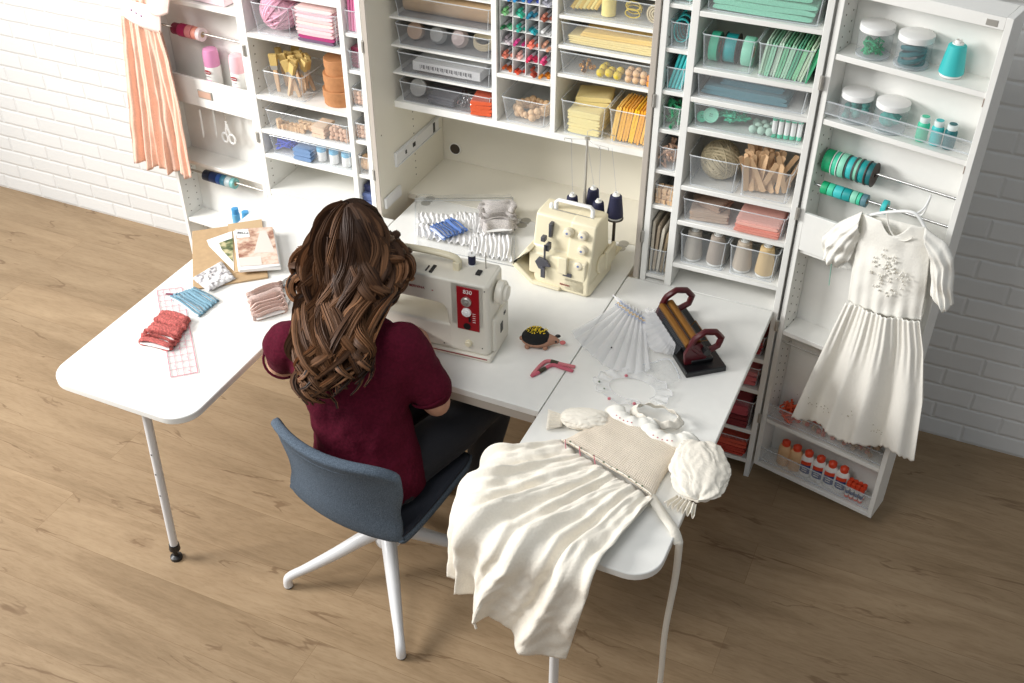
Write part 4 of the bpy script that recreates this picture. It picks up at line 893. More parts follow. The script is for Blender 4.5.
m = MB(); m.tube(smooth_path([DL.pt(mid, -.04, q0.z+.03), DL.pt(mid, -.04, 1.87), DL.pt(mid, -.02, 1.91), DL.pt(mid, .02, 1.903)], 16), .003, 8); m.build('hook', STEEL, h2, world=True)
ORD = ['first', 'second', 'third', 'fourth', 'fifth', 'sixth', 'seventh', 'eighth', 'ninth', 'tenth']
# ================================================================ bins
def clear_bin(x0, x1, y0, y1, z, h, label, group=None, taper=.008, wt=.0022, D=None, tabs=False, mt=None, name='clear_bin', cat='bin'):
    T = D.M if D else Matrix()
    t = thing(name, label, cat, T @ Vector(((x0+x1)/2, (y0+y1)/2, z)), 0, group)
    def ring(o, zz, r=.012):
        k = (1-(zz-z)/h)*taper; return [Vector((x, y, zz)) for x, y in rrect(x0+o+k, x1-o-k, y0+o+k, y1-o-k, r, n=3)]
    a = ring(0, z+.001); b = ring(0, z+h); c = ring(wt, z+h); d = ring(wt, z+.001+wt); n = len(a)
    vs_ = a+b; fs = [tuple(range(n))[::-1]]+[(i, (i+1) % n, (i+1) % n+n, i+n) for i in range(n)]
    MB(T).add(vs_, fs).build('bin_wall', mt or ACR, t, world=True)
    m = MB(T); m.tube(ring(-.0005, z+h, .012), .0021, 5, closed=True); m.build('rim', RIM, t, world=True)
    m = MB(T); m.tube(ring(0, z+.003), .0016, 4, closed=True)
    for q in (0, 1): p0 = ring(0, z+.003)[(2, 5)[q]]; p1 = ring(0, z+h)[(2, 5)[q]]; m.tube([p0, p1], .0014, 4)
    m.build('corner_edge', RIM, t, world=True); return t
def clothmat(n, c): return mat(n, c, .88, bump=.35, scale=160, sheen=.15, var=.03)
FM = {}
def fab(c):
    if c not in FM: FM[c] = clothmat('fabric_%s' % ''.join(chr(97+int(v)//10) for v in c), c)
    return FM[c]
def folded(x, y, z, w, d, h, n, c, label, group=None, rz=0, up=False, name='folded_fabric', cat='fabric', lean=0, M0=None, seed=0):
    """cloth folded n times; up=True stands it on its fold"""
    rg = random.Random(seed+int(x*977)+int(z*313)); m = MB(); lh = h/n
    for i in range(n):
        ww = w*(1-.05*rg.random()); dd = d*(1-.05*rg.random()); z0 = i*lh; ox = (w-ww)*(rg.random()-.5); oy = (d-dd)*(rg.random()-.5)
        sec = 8
        def f(u, v, z0=z0, ww=ww, dd=dd, ox=ox, oy=oy):
            a = 2*PI*u; ca, sa = cos(a), sin(a); px = (abs(ca)**.25)*(1 if ca > 0 else -1); pz = (abs(sa)**.6)*(1 if sa > 0 else -1)
            yy = (v-.5)*dd; nz = noise.noise(Vector((px*3+x*9, yy*40, z0*90+seed)))
            return Vector((px*ww/2+ox+nz*.002, yy+oy+noise.noise(Vector((px*4, 7, z0*50)))*.002, z0+lh*(.5+pz*.47)+nz*lh*.18))
        m.grid(f, 20, 8, closeu=True)
        e0 = len(m.v)-20*9; m.f.append([e0+k for k in range(20)][::-1]); m.sm.append(False); m.mi.append(0); m.f.append([e0+8*20+k for k in range(20)]); m.sm.append(False); m.mi.append(0)
    M1 = Matrix.Translation((x, y, z)) @ Matrix.Rotation(rz, 4, 'Z')
    if up: M1 = M1 @ Matrix.Rotation(lean, 4, 'Y') @ Matrix.Translation((-h/2, 0, w/2)) @ Matrix.Rotation(PI/2, 4, 'Y')
    if M0: M1 = M0 @ M1
    m.v = [M1 @ v for v in m.v]
    o = m.build(name, fab(c), ang=60); tag(o, label, cat, group); return o
def single(mb, name, m, label, cat, group=None, **kw):
    o = mb.build(name, m, **kw); return tag(o, label, cat, group)
WOODL = mat('pale_wood', (214, 178, 138), .6, bump=.1, scale=90, var=.08, stretch=(1, 1, 6)); WOODP = mat('pinkish_wood', (206, 168, 142), .65, var=.08, scale=60)
KRAFT = mat('kraft_paper', (188, 158, 120), .8, var=.05, scale=50, bump=.1); KRAFTB = mat('kraft_box', (176, 122, 78), .75, var=.05, scale=80)
def C(n, r, g, b, rough=.5, **k): return mat(n, (r, g, b), rough, **k)
MINT = C('mint', 140, 212, 184); TEAL = C('teal', 20, 150, 150); TURQ = C('turquoise', 60, 190, 190); GREENR = C('ribbon_green', 20, 165, 110); DTEAL = C('dark_teal', 20, 100, 105); MGREY = C('spool_grey', 90, 92, 90); DBRN = C('dark_brown', 60, 45, 38)
SEAF = C('sea_green', 70, 200, 160); BLUG = C('blue_grey_tape', 90, 130, 140)
# ---- ball of yarn or twine
STRAND = tintmat('wound_strand', .85)
YCORE = {'natural_twine': C('twine_core', 120, 104, 78, .9), 'pink_yarn': C('pink_yarn_core', 190, 120, 150, .9)}  # darker cores paint the shade in the gaps between strands
def yarn(c, r, m_, label, name='yarn_ball', cat='yarn', seed=1, th=.0028, turns=16):
    rg = random.Random(seed); t = thing(name, label, cat, (c[0], c[1], c[2]-r))
    MB().ball(c, r*.9, 20).build('core', YCORE.get(m_.name, m_), t, world=True)
    m = MB(); bc = m_.node_tree.nodes['Principled BSDF'].inputs['Base Color'].default_value
    for k in range(turns):
        ax = Vector((rg.uniform(-1, 1), rg.uniform(-1, 1), rg.uniform(-1, 1))).normalized(); u = ax.orthogonal().normalized(); v = ax.cross(u); q = rg.uniform(.62, 1.1); lift = rg.uniform(.93, 1.05); m.col = tuple(min(.95, x*q) for x in bc[:3])  # each band's tone differs, painting shading contrast into the colour
        for j in range(3):
            o_ = (j-1)*th*2.3+rg.uniform(-.3, .3)*r; rr = math.sqrt(max(.0001, (r*lift)**2-o_*o_))
            m.tube([Vector(c)+ax*o_+u*cos(a*PI/12)*rr+v*sin(a*PI/12)*rr for a in range(24)], th, 5, closed=True)
    m.build('strands', STRAND, t, world=True); return t
# ================================================================ right wing
yA, yB = FY+.008, FY+.235
GN = 'clear bins in the right wing'
clear_bin(-.77, -.425, yA, yB, 1.755, .105, 'long clear bin of mint cloth, topmost in the right wing')
folded(-.595, 3.2, 1.762, .30, .2, .05, 3, (138, 208, 180), 'mint folded cloth in the topmost right wing bin, lower layer'); folded(-.60, 3.2, 1.813, .28, .19, .045, 2, (128, 204, 172), 'mint folded cloth lying on another in the topmost right wing bin', seed=3)
clear_bin(-.765, -.60, yA, yB, 1.58, .105, 'clear bin with three wide ribbon rolls in the right wing'); clear_bin(-.594, -.43, yA, yB, 1.58, .105, 'clear bin packed with upright mint cloth in the right wing')
def ribbon_roll(c, r, w, m_, label, grp=None, axis='X', rim=None, name='ribbon_roll', D=None, cat='ribbon'):
    T = (D.M if D else Matrix()) @ Matrix.Translation(c) @ (Matrix.Rotation(PI/2, 4, 'Y') if axis == 'X' else Matrix())
    t = thing(name, label, cat, (D.M if D else Matrix()) @ (Vector(c)-Vector((0, 0, r))), 0, grp)
    n = 26
    m = MB(T); rr = r*.93 if rim else r
    m.lathe([(r*.34, -w/2), (rr*.985, -w/2), (rr, -w/2+.001), (rr, w/2-.001), (rr*.985, w/2), (r*.34, w/2), (r*.34, -w/2)], n=n); m.build('ribbon', m_, t, world=True)
    if rim:
        m = MB(T)
        for s in (-1, 1): m.lathe([(r*.2, s*(w/2+.0005)), (r, s*(w/2+.0005)), (r, s*(w/2+.0025)), (r*.2, s*(w/2+.0025)), (r*.2, s*(w/2+.0005))], n=n)
        m.build('flange', rim, t, world=True)
    else:
        m = MB(T); m.lathe([(r*.3, -w/2-.0003), (r*.42, -w/2-.0003), (r*.42, w/2+.0003), (r*.3, w/2+.0003), (r*.3, -w/2-.0003)], n=n); m.build('cardboard_core', KRAFT, t, world=True)
    return t
ribbon_roll((-.735, 3.16, 1.628), .044, .026, SEAF, 'sea green ribbon roll in a clear bin, leftmost of three'); ribbon_roll((-.685, 3.16, 1.63), .046, .036, TEAL, 'glossy teal ribbon roll with dark rims in a clear bin', rim=DBRN); ribbon_roll((-.632, 3.16, 1.628), .044, .03, MINT, 'pale mint ribbon roll in a clear bin, rightmost of three')
tones = [(190, 220, 196), (150, 208, 176), (206, 226, 208), (120, 196, 152), (170, 214, 184), (90, 180, 140), (140, 206, 160), (196, 222, 190), (70, 168, 120)]
for i in range(9): folded(-.578+i*.0165, 3.185, 1.584, .11, .17, .015, 2, tones[i], ORD[i]+' from the left of nine upright mint cloths in the right wing', 'upright mint cloths', up=True, lean=.12+.02*i, seed=i)
clear_bin(-.77, -.425, yA, yB, 1.484, .078, 'long shallow clear bin of blue-grey cloth in the right wing', name='clear_tray', cat='tray')
folded(-.62, 3.2, 1.489, .27, .18, .03, 2, (84, 128, 138), 'flat blue-grey folded cloth, the under one in its clear tray'); folded(-.60, 3.2, 1.521, .2, .15, .022, 2, (70, 116, 128), 'darker blue-grey folded cloth on top in its clear tray', seed=4)
clear_bin(-.77, -.425, yA, yB, 1.381, .082, 'long clear tray of buttons, mint beads and white tubes in the right wing', name='clear_tray', cat='tray')
def button(c, r, m_, label, grp, rot=(0, 0, 0)):
    m = MB(Matrix.Translation(c) @ Matrix.Rotation(rot[0], 4, 'X') @ Matrix.Rotation(rot[1], 4, 'Y')); m.lathe([(0, -.0025), (r, -.0025), (r, .002), (r*.85, .0025), (r*.8, .001), (0, .001)], n=18)
    m.cur = 1; [m.cyl((x, y, .0008), (x, y, .0016), .0018, n=6) for x in (-.003, .003) for y in (-.003, .003)]
    return tag(m.build('button', [m_, BLACK]), label, 'button', grp)
button((-.715, 3.12, 1.42), .024, MINT, 'large mint button leaning at the left of the clear tray', None, (1.2, .1)); button((-.745, 3.13, 1.405), .018, SEAF, 'smaller sea green button beside the large mint one', None, (1.1, -.2))
m = MB(); rg = random.Random(21)
for k in range(14):
    p = Vector((-.655+rg.uniform(-.035, .035), 3.16+rg.uniform(-.03, .03), 1.39+rg.random()*.03)); m.tube(smooth_path([p+Vector((rg.uniform(-.03, .03), rg.uniform(-.02, .02), rg.uniform(0, .02))) for _ in range(6)], 18), .0028, 5)
stuff(single(m, 'rickrack_tangle', SEAF, 'tangle of mint rickrack braid in the clear tray', 'trim'))
b0 = None
for i in range(9):
    p = (-.58+.026*(i % 3)+.012*((i//3) % 2), 3.125+.026*(i//3), 1.397+.0)
    if b0 is None: b0 = single(MB().ball((0, 0, 0), .0135, 14), 'felt_ball', C('pale_mint_felt', 176, 206, 190, .9, bump=.4), 'pale mint felt ball in the tray of buttons', 'felt ball', 'pale mint felt balls', base=(0, 0, 0)); b0.location = p
    else: dup(b0, p)
t0 = None
for i in range(5):
    p = (-.515+.019*i, 3.125+.002*i, 1.385)
    if t0 is None:
        t0 = thing('thread_tube', 'white tube with mint caps standing in the tray of buttons', 'tube', p, 0, 'white tubes with mint caps'); MB().cyl((0, 0, .01), (0, 0, .058), .008, n=12).build('tube', WPLA, t0); m = MB(); m.cyl((0, 0, 0), (0, 0, .012), .0086, n=12); m.cyl((0, 0, .056), (0, 0, .068), .0086, n=12); m.build('cap', SEAF, t0)
    else: dup(t0, p)
clear_bin(-.765, -.60, yA, yB, 1.173, .11, 'clear bin with the ball of natural twine in the right wing'); clear_bin(-.594, -.43, yA, yB, 1.173, .11, 'clear bin crammed with wooden craft sticks')
TWN = C('natural_twine', 196, 182, 150, .85, bump=.4, scale=300)
yarn((-.682, 3.19, 1.238), .06, TWN, 'ball of natural twine in a clear bin in the right wing', name='twine_ball', cat='twine', seed=4, th=.0042, turns=22)
rg = random.Random(31); s0 = None
for i in range(42):
    x = -.575+rg.random()*.125; y = 3.12+rg.random()*.09; an = rg.uniform(-.45, .45); a2 = rg.uniform(-.25, .25)
    zb = 1.178+rg.random()*.012
    if s0 is None:
        s0 = single(MB().prism([(cos(k*PI/8)*.0055*1.0, sin(k*PI/8)*.0055+.11) for k in range(9)]+[(-cos(k*PI/8)*.0055, -sin(k*PI/8)*.0055) for k in range(9)], -.0009, .0009, Matrix.Rotation(PI/2, 4, 'X')), 'craft_stick', WOODL, 'flat wooden craft stick standing in the crammed clear bin', 'craft stick', 'wooden craft sticks', base=(0, 0, 0)); c = s0
    else: c = dup(s0)
    c.location = (x, y, zb+.006); c.rotation_euler = (a2, an, rg.uniform(-.5, .5)); c.scale = (1.5, 1, 1.1)
clear_bin(-.77, -.425, yA, yB, 1.041, .082, 'long clear tray with beige and pink cloth in the right wing', name='clear_tray', cat='tray')
folded(-.69, 3.18, 1.046, .13, .15, .035, 3, (190, 166, 146), 'beige folded cloth at the left of the clear tray', rz=.15); folded(-.68, 3.17, 1.083, .10, .09, .02, 2, (160, 132, 112), 'small brown folded cloth lying on the beige one', rz=-.3)
folded(-.515, 3.175, 1.046, .15, .17, .024, 3, (222, 146, 130), 'salmon folded cloth under the pale pink one'); folded(-.515, 3.175, 1.071, .145, .165, .02, 2, (236, 178, 164), 'pale pink folded cloth lying on the salmon one')
clear_bin(-.765, -.602, yA, yB, .872, .115, 'clear bin with two grey thread cones, lowest left in the right wing'); clear_bin(-.594, -.43, yA, yB, .872, .115, 'clear bin with two beige thread cones, lowest right in the right wing')
THR = [C('grey_thread', 176, 168, 156, .8, bump=.3, scale=300), C('taupe_thread', 164, 152, 140, .8, bump=.3, scale=300), C('stone_thread', 190, 176, 158, .8, bump=.3, scale=300), C('straw_thread', 206, 178, 130, .8, bump=.3, scale=300)]
for x, i, l in ((-.725, 0, 'pale grey thread cone, leftmost of the four in the lowest clear bins'), (-.645, 1, 'taupe thread cone, second from the left in the lowest clear bins'), (-.553, 2, 'stone coloured thread cone, third from the left in the lowest clear bins'), (-.476, 3, 'straw yellow thread cone, rightmost of the four in the lowest clear bins')):
    cone((x, 3.14, .876), .029, .118, THR[i], l, None)
nx0, nx1 = -.868, -.805
def nbin(z, h, lab): return clear_bin(nx0, nx1, yA+.004, yB, z, h, lab, 'small clear bins in the narrow column', taper=.004)
for z, h, l in ((1.763, .08, 'small clear bin of mint cloth, topmost in the narrow column'), (1.625, .08, 'small clear bin with curled teal ribbons'), (1.487, .075, 'small clear bin of turquoise pens'), (1.355, .075, 'small clear bin of green pegs'), (1.209, .08, 'small clear bin of tiny wooden clothes pegs'), (1.076, .075, 'small clear bin of wooden blocks'), (.80, .10, 'tall slot bin with upright natural cloth strips')): nbin(z, h, l)
folded(-.836, 3.2, 1.768, .05, .18, .07, 3, (150, 208, 190), 'mint cloth in the topmost small bin of the narrow column')
m = MB()
for k in range(5): y = 3.12+.03*k; m.tube([(-.836+cos(a*PI/8)*.024, y+.004*sin(a), 1.675+sin(a*PI/8)*(.036+.004*k)) for a in range(16)], .006, 5, closed=True, flat=.3)
single(m, 'curled_ribbon', TURQ, 'curled teal ribbon loops in a small bin of the narrow column', 'ribbon')
p0 = None; rg = random.Random(5)
for i in range(12):
    loc = (-.856+.0115*(i % 4), 3.11+.02*(i//4), 1.492)
    if p0 is None: m = MB(); m.cyl((0, 0, 0), (0, 0, .105), .0048, n=8); m.cyl((0, 0, .105), (0, 0, .118), .0048, .002, 8); p0 = single(m, 'pen', TURQ, 'turquoise pen standing in the small bin', 'pen', 'turquoise pens', base=(0, 0, 0)); p0.location = loc; p0.rotation_euler = (-.1, .22, 0)
    else: dup(p0, loc, rot=(-.1, .22+rg.uniform(-.05, .05), 0))
g0 = None
for i in range(26):
    loc = (-.858+rg.random()*.044, 3.105+rg.random()*.06, 1.362+rg.random()*.065)
    if g0 is None: m = MB(); m.tube([(-.012, 0, .003), (0, 0, -.001), (.012, 0, .003)], .0028, 5); m.tube([(-.012, .006, .003), (0, .006, -.001), (.012, .006, .003)], .0028, 5); m.cyl((0, -.002, 0), (0, .008, 0), .004, n=8); g0 = single(m, 'mini_peg', C('peg_green', 46, 150, 100), 'small green peg in a small clear bin', 'peg', 'green pegs', base=(0, 0, 0)); c = g0
    else: c = dup(g0)
    c.location = loc; c.rotation_euler = (rg.random()*6, rg.random()*6, rg.random()*6)
w0 = None
for i in range(34):
    loc = (-.86+rg.random()*.046, 3.10+rg.random()*.07, 1.216+rg.random()*.07)
    if w0 is None: m = MB(); m.box(-.0145, .0145, -.003, 0, -.002, .002); m.box(-.0145, .0145, .001, .004, -.002, .002); w0 = single(m, 'clothes_peg', WOODP, 'tiny wooden clothes peg in the small clear bin', 'clothes peg', 'tiny wooden clothes pegs', base=(0, 0, 0)); c = w0
    else: c = dup(w0)
    c.location = loc; c.rotation_euler = (rg.random()*6, rg.random()*6, rg.random()*6)
k0 = None
for i in range(18):
    loc = (-.855+.0195*(i % 3), 3.11+.02*((i//3) % 2), 1.088+.0195*(i//6))
    if k0 is None: k0 = single(MB().cbox((0, 0, 0), (.018, .018, .018)), 'wooden_block', WOODL, 'small wooden block in its small clear bin', 'wooden block', 'small wooden blocks', base=(0, 0, 0), bevel=.001, seg=1); c = k0
    else: c = dup(k0)
    c.location = loc; c.rotation_euler = (rg.uniform(-.2, .2), rg.uniform(-.2, .2), rg.uniform(-.4, .4))
for i, c in enumerate([(200, 190, 172), (176, 160, 138), (214, 206, 190), (150, 132, 104), (186, 170, 146)]): folded(-.862+i*.0125, 3.19, .806, .20-.01*i, .17, .0105, 1, c, ORD[i]+' from the left of the natural cloth strips standing in the tall slot', 'upright natural cloth strips', up=True, lean=.03*i, seed=i)
# below the table, right wing
RB = [(150, 40, 44), (176, 70, 72), (200, 100, 104), (120, 30, 36), (190, 60, 44), (206, 82, 60)]
for z, ll in ((.56, 'dark red'), (.42, 'rose pink'), (.228, 'maroon'), (.085, 'brick red')): clear_bin(-.70, -.422, FY+.012, yB, z, .085 if z != .228 else .12, 'clear bin of %s supplies below the table in the right wing' % ll)
folded(-.54, 3.17, .566, .22, .15, .06, 4, RB[0], 'dark red folded cloth, highest below the table'); folded(-.54, 3.17, .427, .22, .15, .06, 3, RB[2], 'rose pink folded cloth, second down below the table'); folded(-.55, 3.16, .235, .23, .16, .05, 3, RB[3], 'maroon folded cloth under the rose one, third bin down'); folded(-.54, 3.16, .286, .2, .15, .045, 2, (176, 72, 82), 'rose folded cloth on the maroon one, third bin down'); folded(-.55, 3.17, .092, .25, .17, .035, 3, RB[4], 'brick red folded cloth, lowest bin of the right wing'); folded(-.54, 3.17, .128, .24, .16, .03, 2, RB[5], 'orange red folded cloth on the brick red one, lowest bin of the wing', seed=6)
# ================================================================ left wing
clear_bin(-2.41, -2.245, yA, yB, 1.42, .115, 'clear bin holding the pink yarn ball in the left wing'); clear_bin(-2.238, -2.052, yA, yB, 1.42, .115, 'clear bin of stacked pink felt in the left wing')
yarn((-2.33, 3.16, 1.498), .068, C('pink_yarn', 232, 176, 196, .85, bump=.4, scale=200), 'soft pink ball of yarn in a clear bin in the left wing', seed=8, th=.005, turns=20)
fl_ = [(110, 84, 110), (166, 48, 108), (236, 186, 190), (242, 200, 200), (238, 190, 196), (246, 206, 200), (240, 192, 190), (244, 202, 206), (236, 182, 190), (246, 210, 206)]
for i, c in enumerate(fl_): folded(-2.145, 3.17, 1.425+.0125*i, .155, .16, .0125, 1, c, ORD[i]+' sheet from the bottom of the pink felt stack' if i > 1 else ('plum felt, lowest sheet of the pink stack' if i == 0 else 'magenta felt, second sheet from the bottom of the pink stack'), 'pink felt sheets' if i > 1 else None, seed=i)
clear_bin(-2.40, -2.225, yA, yB-.05, 1.179, .10, 'clear bin of broad paint brushes in the left wing')
BRI = C('bristle', 206, 176, 108, .8, bump=.6, scale=300, stretch=(4, 4, .3)); b0 = None; rg = random.Random(77)
for i in range(14):
    loc = (-2.375+.128*rg.random(), 3.115+.09*rg.random(), 1.186)
    if b0 is None:
        b0 = thing('paint_brush', 'flat bristle brush with a pale wooden handle standing in the clear bin', 'paint brush', loc, 0, 'bristle brushes')
        m = MB(); m.prism([(-.006, 0), (.006, 0), (.009, .06), (.008, .09), (-.008, .09), (-.009, .06)], -.004, .004, Matrix.Rotation(PI/2, 4, 'X')); m.build('handle', WOODL, b0, bevel=.002)
        MB().box(-.0135, .0135, -.0055, .0055, .088, .105).build('ferrule', STEEL, b0, bevel=.001); m = MB(); m.prism([(-.0135, .105), (.0135, .105), (.0155, .148), (-.0155, .148)], -.0062, .0062, Matrix.Rotation(PI/2, 4, 'X')); m.build('bristles', BRI, b0)
    else: dup(b0, loc)
    c = [o for o in COL.objects if o.name.startswith('paint_brush')][-1]
    c.rotation_euler = (rg.uniform(-.15, .15), rg.uniform(-.35, .35), rg.uniform(-.6, .6)); c.location = loc
bx0 = None
for i, (r_, z) in enumerate(((.066, 1.18), (.06, 1.238), (.053, 1.294))):
    t = thing('kraft_box', ('largest oval kraft box, bottom of the stack of three', 'middle oval kraft box of the stack of three', 'smallest oval kraft box, top of the stack of three')[i], 'box', (-2.115, 3.18, z))
    m = MB(); m.lathe([(r_, 0), (r_, .034), (0, .034)], n=8 if False else 30, sx=1.0, sy=1.1); m.build('box', KRAFTB, t); m = MB(); m.lathe([(r_*1.045, .027), (r_*1.045, .055), (r_*1.02, .0565), (0, .0565)], n=30, sx=1, sy=1.1); m.build('lid', KRAFTB, t)
clear_bin(-2.415, -2.05, yA, yB, 1.039, .082, 'long clear tray of wooden blocks and beads in the left wing', name='clear_tray', cat='tray'); clear_bin(-2.415, -2.05, yA, yB, .933, .082, 'long clear tray of blue trimmings in the left wing', name='clear_tray', cat='tray')
for i in range(22): c = dup(k0, (-2.375+.02*(i % 5)+(.085 if i > 10 else 0), 3.12+.022*((i//5) % 2), 1.05+.019*((i//10) % 2)), label='small wooden block in the long tray of the left wing', group='wooden blocks in the left wing tray'); c.rotation_euler = (0, rg.uniform(-.2, .2), rg.uniform(-.7, .7))
folded(-2.19, 3.14, 1.044, .06, .08, .045, 3, (226, 196, 168), 'small pale cloth bundle among the wooden blocks')
wb0 = None
for i in range(22):
    loc = (-2.135+.02*(i % 4)+rg.uniform(-.003, .003), 3.115+.021*((i//4) % 2), 1.052+.017*(i//8))
    if wb0 is None: wb0 = single(MB().lathe([(.003, -.009), (.0085, -.007), (.0105, 0), (.0085, .007), (.003, .009)], n=12), 'wooden_bead', WOODP, 'round wooden bead in the long tray of the left wing', 'bead', 'wooden beads in the left wing tray', base=(0, 0, 0)); c = wb0
    else: c = dup(wb0)
    c.location = loc; c.rotation_euler = (rg.random()*3, rg.random()*3, 0)
BLU = C('cobalt', 62, 84, 190); LBL = C('light_blue', 110, 178, 214)
m = MB(); 
for k in range(10): p = Vector((-2.36, 3.14, .95)); m.tube(smooth_path([p+Vector((rg.uniform(-.045, .045), rg.uniform(-.03, .03), rg.uniform(0, .05))) for _ in range(6)], 18), .0035, 5)
stuff(single(m, 'blue_cord_tangle', BLU, 'tangle of cobalt blue cord in the left wing tray', 'cord'))
folded(-2.265, 3.14, .938, .08, .11, .05, 3, (110, 140, 180), 'blue-grey cloth bundle between the cord and the small jars'); 
j0 = None
for x in (-2.20, -2.145, -2.09):
    if j0 is None:
        j0 = thing('small_jar', 'small white jar with a blue lid in the left wing tray', 'jar', (x, 3.125, .938), 0, 'small blue lidded jars'); MB().lathe([(.016, 0), (.018, .003), (.018, .042), (0, .042)], n=16).build('jar', WPLA, j0); MB().lathe([(.0185, .04), (.0185, .056), (0, .058)], n=16).build('lid', LBL, j0)
    else: dup(j0, (x, 3.125, .938))
mx0, mx1 = -2.02, -1.971
for z, h, l in ((1.486, .08, 'small clear bin of pink pens beside the felt'), (1.35, .07, 'small clear bin of burgundy cloth'), (1.209, .07, 'small clear bin of pinkish beads'), (1.075, .07, 'small clear bin of round wooden beads'), (.933, .075, 'small clear bin of wooden rings and clips')): clear_bin(mx0, mx1, yA, yB, z, h, l, taper=.004)
for i in range(6): dup(p0, (-2.01+.0115*(i % 3), 3.11+.02*(i//3), 1.49), rot=(-.05, .0, 0), label='pink pen in the narrow column of the left wing', group='pink pens')
PP = C('pink_pen', 232, 130, 176)
for o in COL.objects:
    if o.get('group') == 'pink pens': o.data = o.data.copy() if o.data.users > 8 else o.data; o.data.materials[0] = PP
folded(-1.996, 3.17, 1.355, .04, .12, .075, 5, (120, 34, 62), 'burgundy cloth in a narrow bin of the left wing', seed=2); folded(-1.996, 3.17, .80, .045, .14, .05, 3, (80, 96, 140), 'denim blue cloth in the lowest narrow bin, beside the woman', seed=2); folded(-1.996, 3.17, .851, .04, .12, .03, 2, (36, 44, 84), 'navy cloth in the lowest narrow bin, beside the woman', seed=3)
for z, n_ in ((1.214, 14), (1.08, 14)):
    for i in range(n_): c = dup(wb0, (-2.012+.017*(i % 3), 3.11+.018*((i//3) % 2), z+.01+.017*(i//6)), label='round wooden bead in a small bin of the left wing', group='wooden beads in the narrow bins'); c.rotation_euler = (rg.random()*3, rg.random()*3, 0)
r0 = None
for i in range(6):
    loc = (-2.01+.0065*i, 3.13, .972)
    if r0 is None: m = MB(); m.tube([(0, cos(a*PI/10)*.028, sin(a*PI/10)*.028) for a in range(20)], .0028, 6, closed=True); r0 = single(m, 'wooden_ring', WOODL, 'thin wooden ring in a small bin of the left wing', 'ring', 'wooden rings', base=(0, 0, 0)); r0.location = loc
    else: dup(r0, loc)
# ================================================================ middle cabinet
cA, cB = CY+.006, 3.55
for z, l in zip((1.62, 1.511, 1.408, 1.304, 1.192), ('topmost', 'second from the top', 'holding round tins and discs', 'holding the long white box', 'lowest, silver and orange trimmings')): clear_bin(-1.905, -1.532, cA, cB, z, .078, 'long smoky clear tray in the left bank of trays, '+l, mt=SMOKE, name='clear_tray', cat='tray')
for z, l in zip((1.72, 1.615, 1.513, 1.412), ('topmost', 'with yellow ribbons', 'with yellow cloth', 'with yellow buttons and felt balls')): clear_bin(-1.278, -.922, cA, cB, z, .078, 'long clear tray in the right bank of trays, '+l, name='clear_tray', cat='tray')
m = MB(); m.cyl((-1.885, 3.30, 1.552), (-1.545, 3.30, 1.552), .033, n=22); single(m, 'kraft_paper_roll', KRAFT, 'kraft paper roll lying in a long clear tray', 'paper roll')
SIL = mat('silver_glitter', (190, 190, 186), .35, .4, bump=.8, scale=400)
for x, m_, l, n_ in ((-1.85, C('beige_tin', 190, 160, 136), 'round beige disc standing in the tray, leftmost', 'disc'), (-1.76, SIL, 'rough silver pompon in the tray', 'pompon'), (-1.675, C('pearl_pink', 206, 186, 180, .3, bump=.6), 'round pearly pink cluster in the tray', 'cluster')):
    m = MB(); m.lathe([(0, -.012), (.03, -.012), (.032, 0), (.03, .012), (0, .012)] if n_ == 'disc' else [(0, -.02), (.025, -.017), (.034, 0), (.025, .017), (0, .02)], n=22, M=Matrix.Rotation(PI/2-.35, 4, 'X')); m.v = [Vector((v.x+x, v.y+3.29, v.z+1.45)) for v in m.v]; single(m, n_, m_, l, n_)
m = MB(); [m.tube([(-1.585+cos(a*PI/10)*.034, 3.29+.3*sin(a*PI/10)*.034, 1.424+i*.006+sin(a*PI/10)*.02+.02) for a in range(20)], .004, 5, closed=True) for i in range(4)]; single(m, 'twine_coil', TWN, 'coil of natural twine at the right of the disc tray', 'twine')
bt = single(MB().cbox((-1.715, 3.30, 1.335), (.27, .10, .034), .0), 'white_box', WPLA, 'long white printed box in a clear tray', 'box', bevel=.002); 
m = MB()
for i in range(34): w_ = .002+.003*((i*7) % 3)/2; m.box(-1.82+i*.0062, -1.82+i*.0062+w_, 3.2495, 3.2498, 1.327+.002*((i*5) % 3), 1.343)
m.build('printed_marks', C('grey_print', 110, 110, 112), bt, world=True)
m = MB(); m.lathe([(0, -.01), (.033, -.01), (.034, 0), (.033, .01), (0, .01)], n=22, M=Matrix.Rotation(PI/2-.4, 4, 'X')); m.v = [Vector((v.x-1.85, v.y+3.29, v.z+1.233)) for v in m.v]; single(m, 'silver_disc', SIL, 'round silver disc at the left of the lowest tray', 'disc')
folded(-1.745, 3.30, 1.198, .11, .09, .03, 3, (110, 110, 116), 'dark grey cloth in the lowest tray of the left bank')
rg = random.Random(41); l0 = None
for i in range(24):
    loc = (-1.69+.07*rg.random(), 3.26+.07*rg.random(), 1.203+.03*rg.random())
    if l0 is None: l0 = single(MB().tube([(cos(a*PI/6)*.008, sin(a*PI/6)*.012, 0) for a in range(12)], .002, 5, closed=True), 'chain_link', CHROME, 'silver ring in the lowest tray of the left bank', 'ring', 'silver rings', base=(0, 0, 0)); c = l0
    else: c = dup(l0)
    c.location = loc; c.rotation_euler = (rg.random()*6, rg.random()*6, 0)
folded(-1.58, 3.28, 1.198, .08, .1, .055, 4, (222, 92, 48), 'bright orange cloth at the right of the lowest tray', rz=.2)
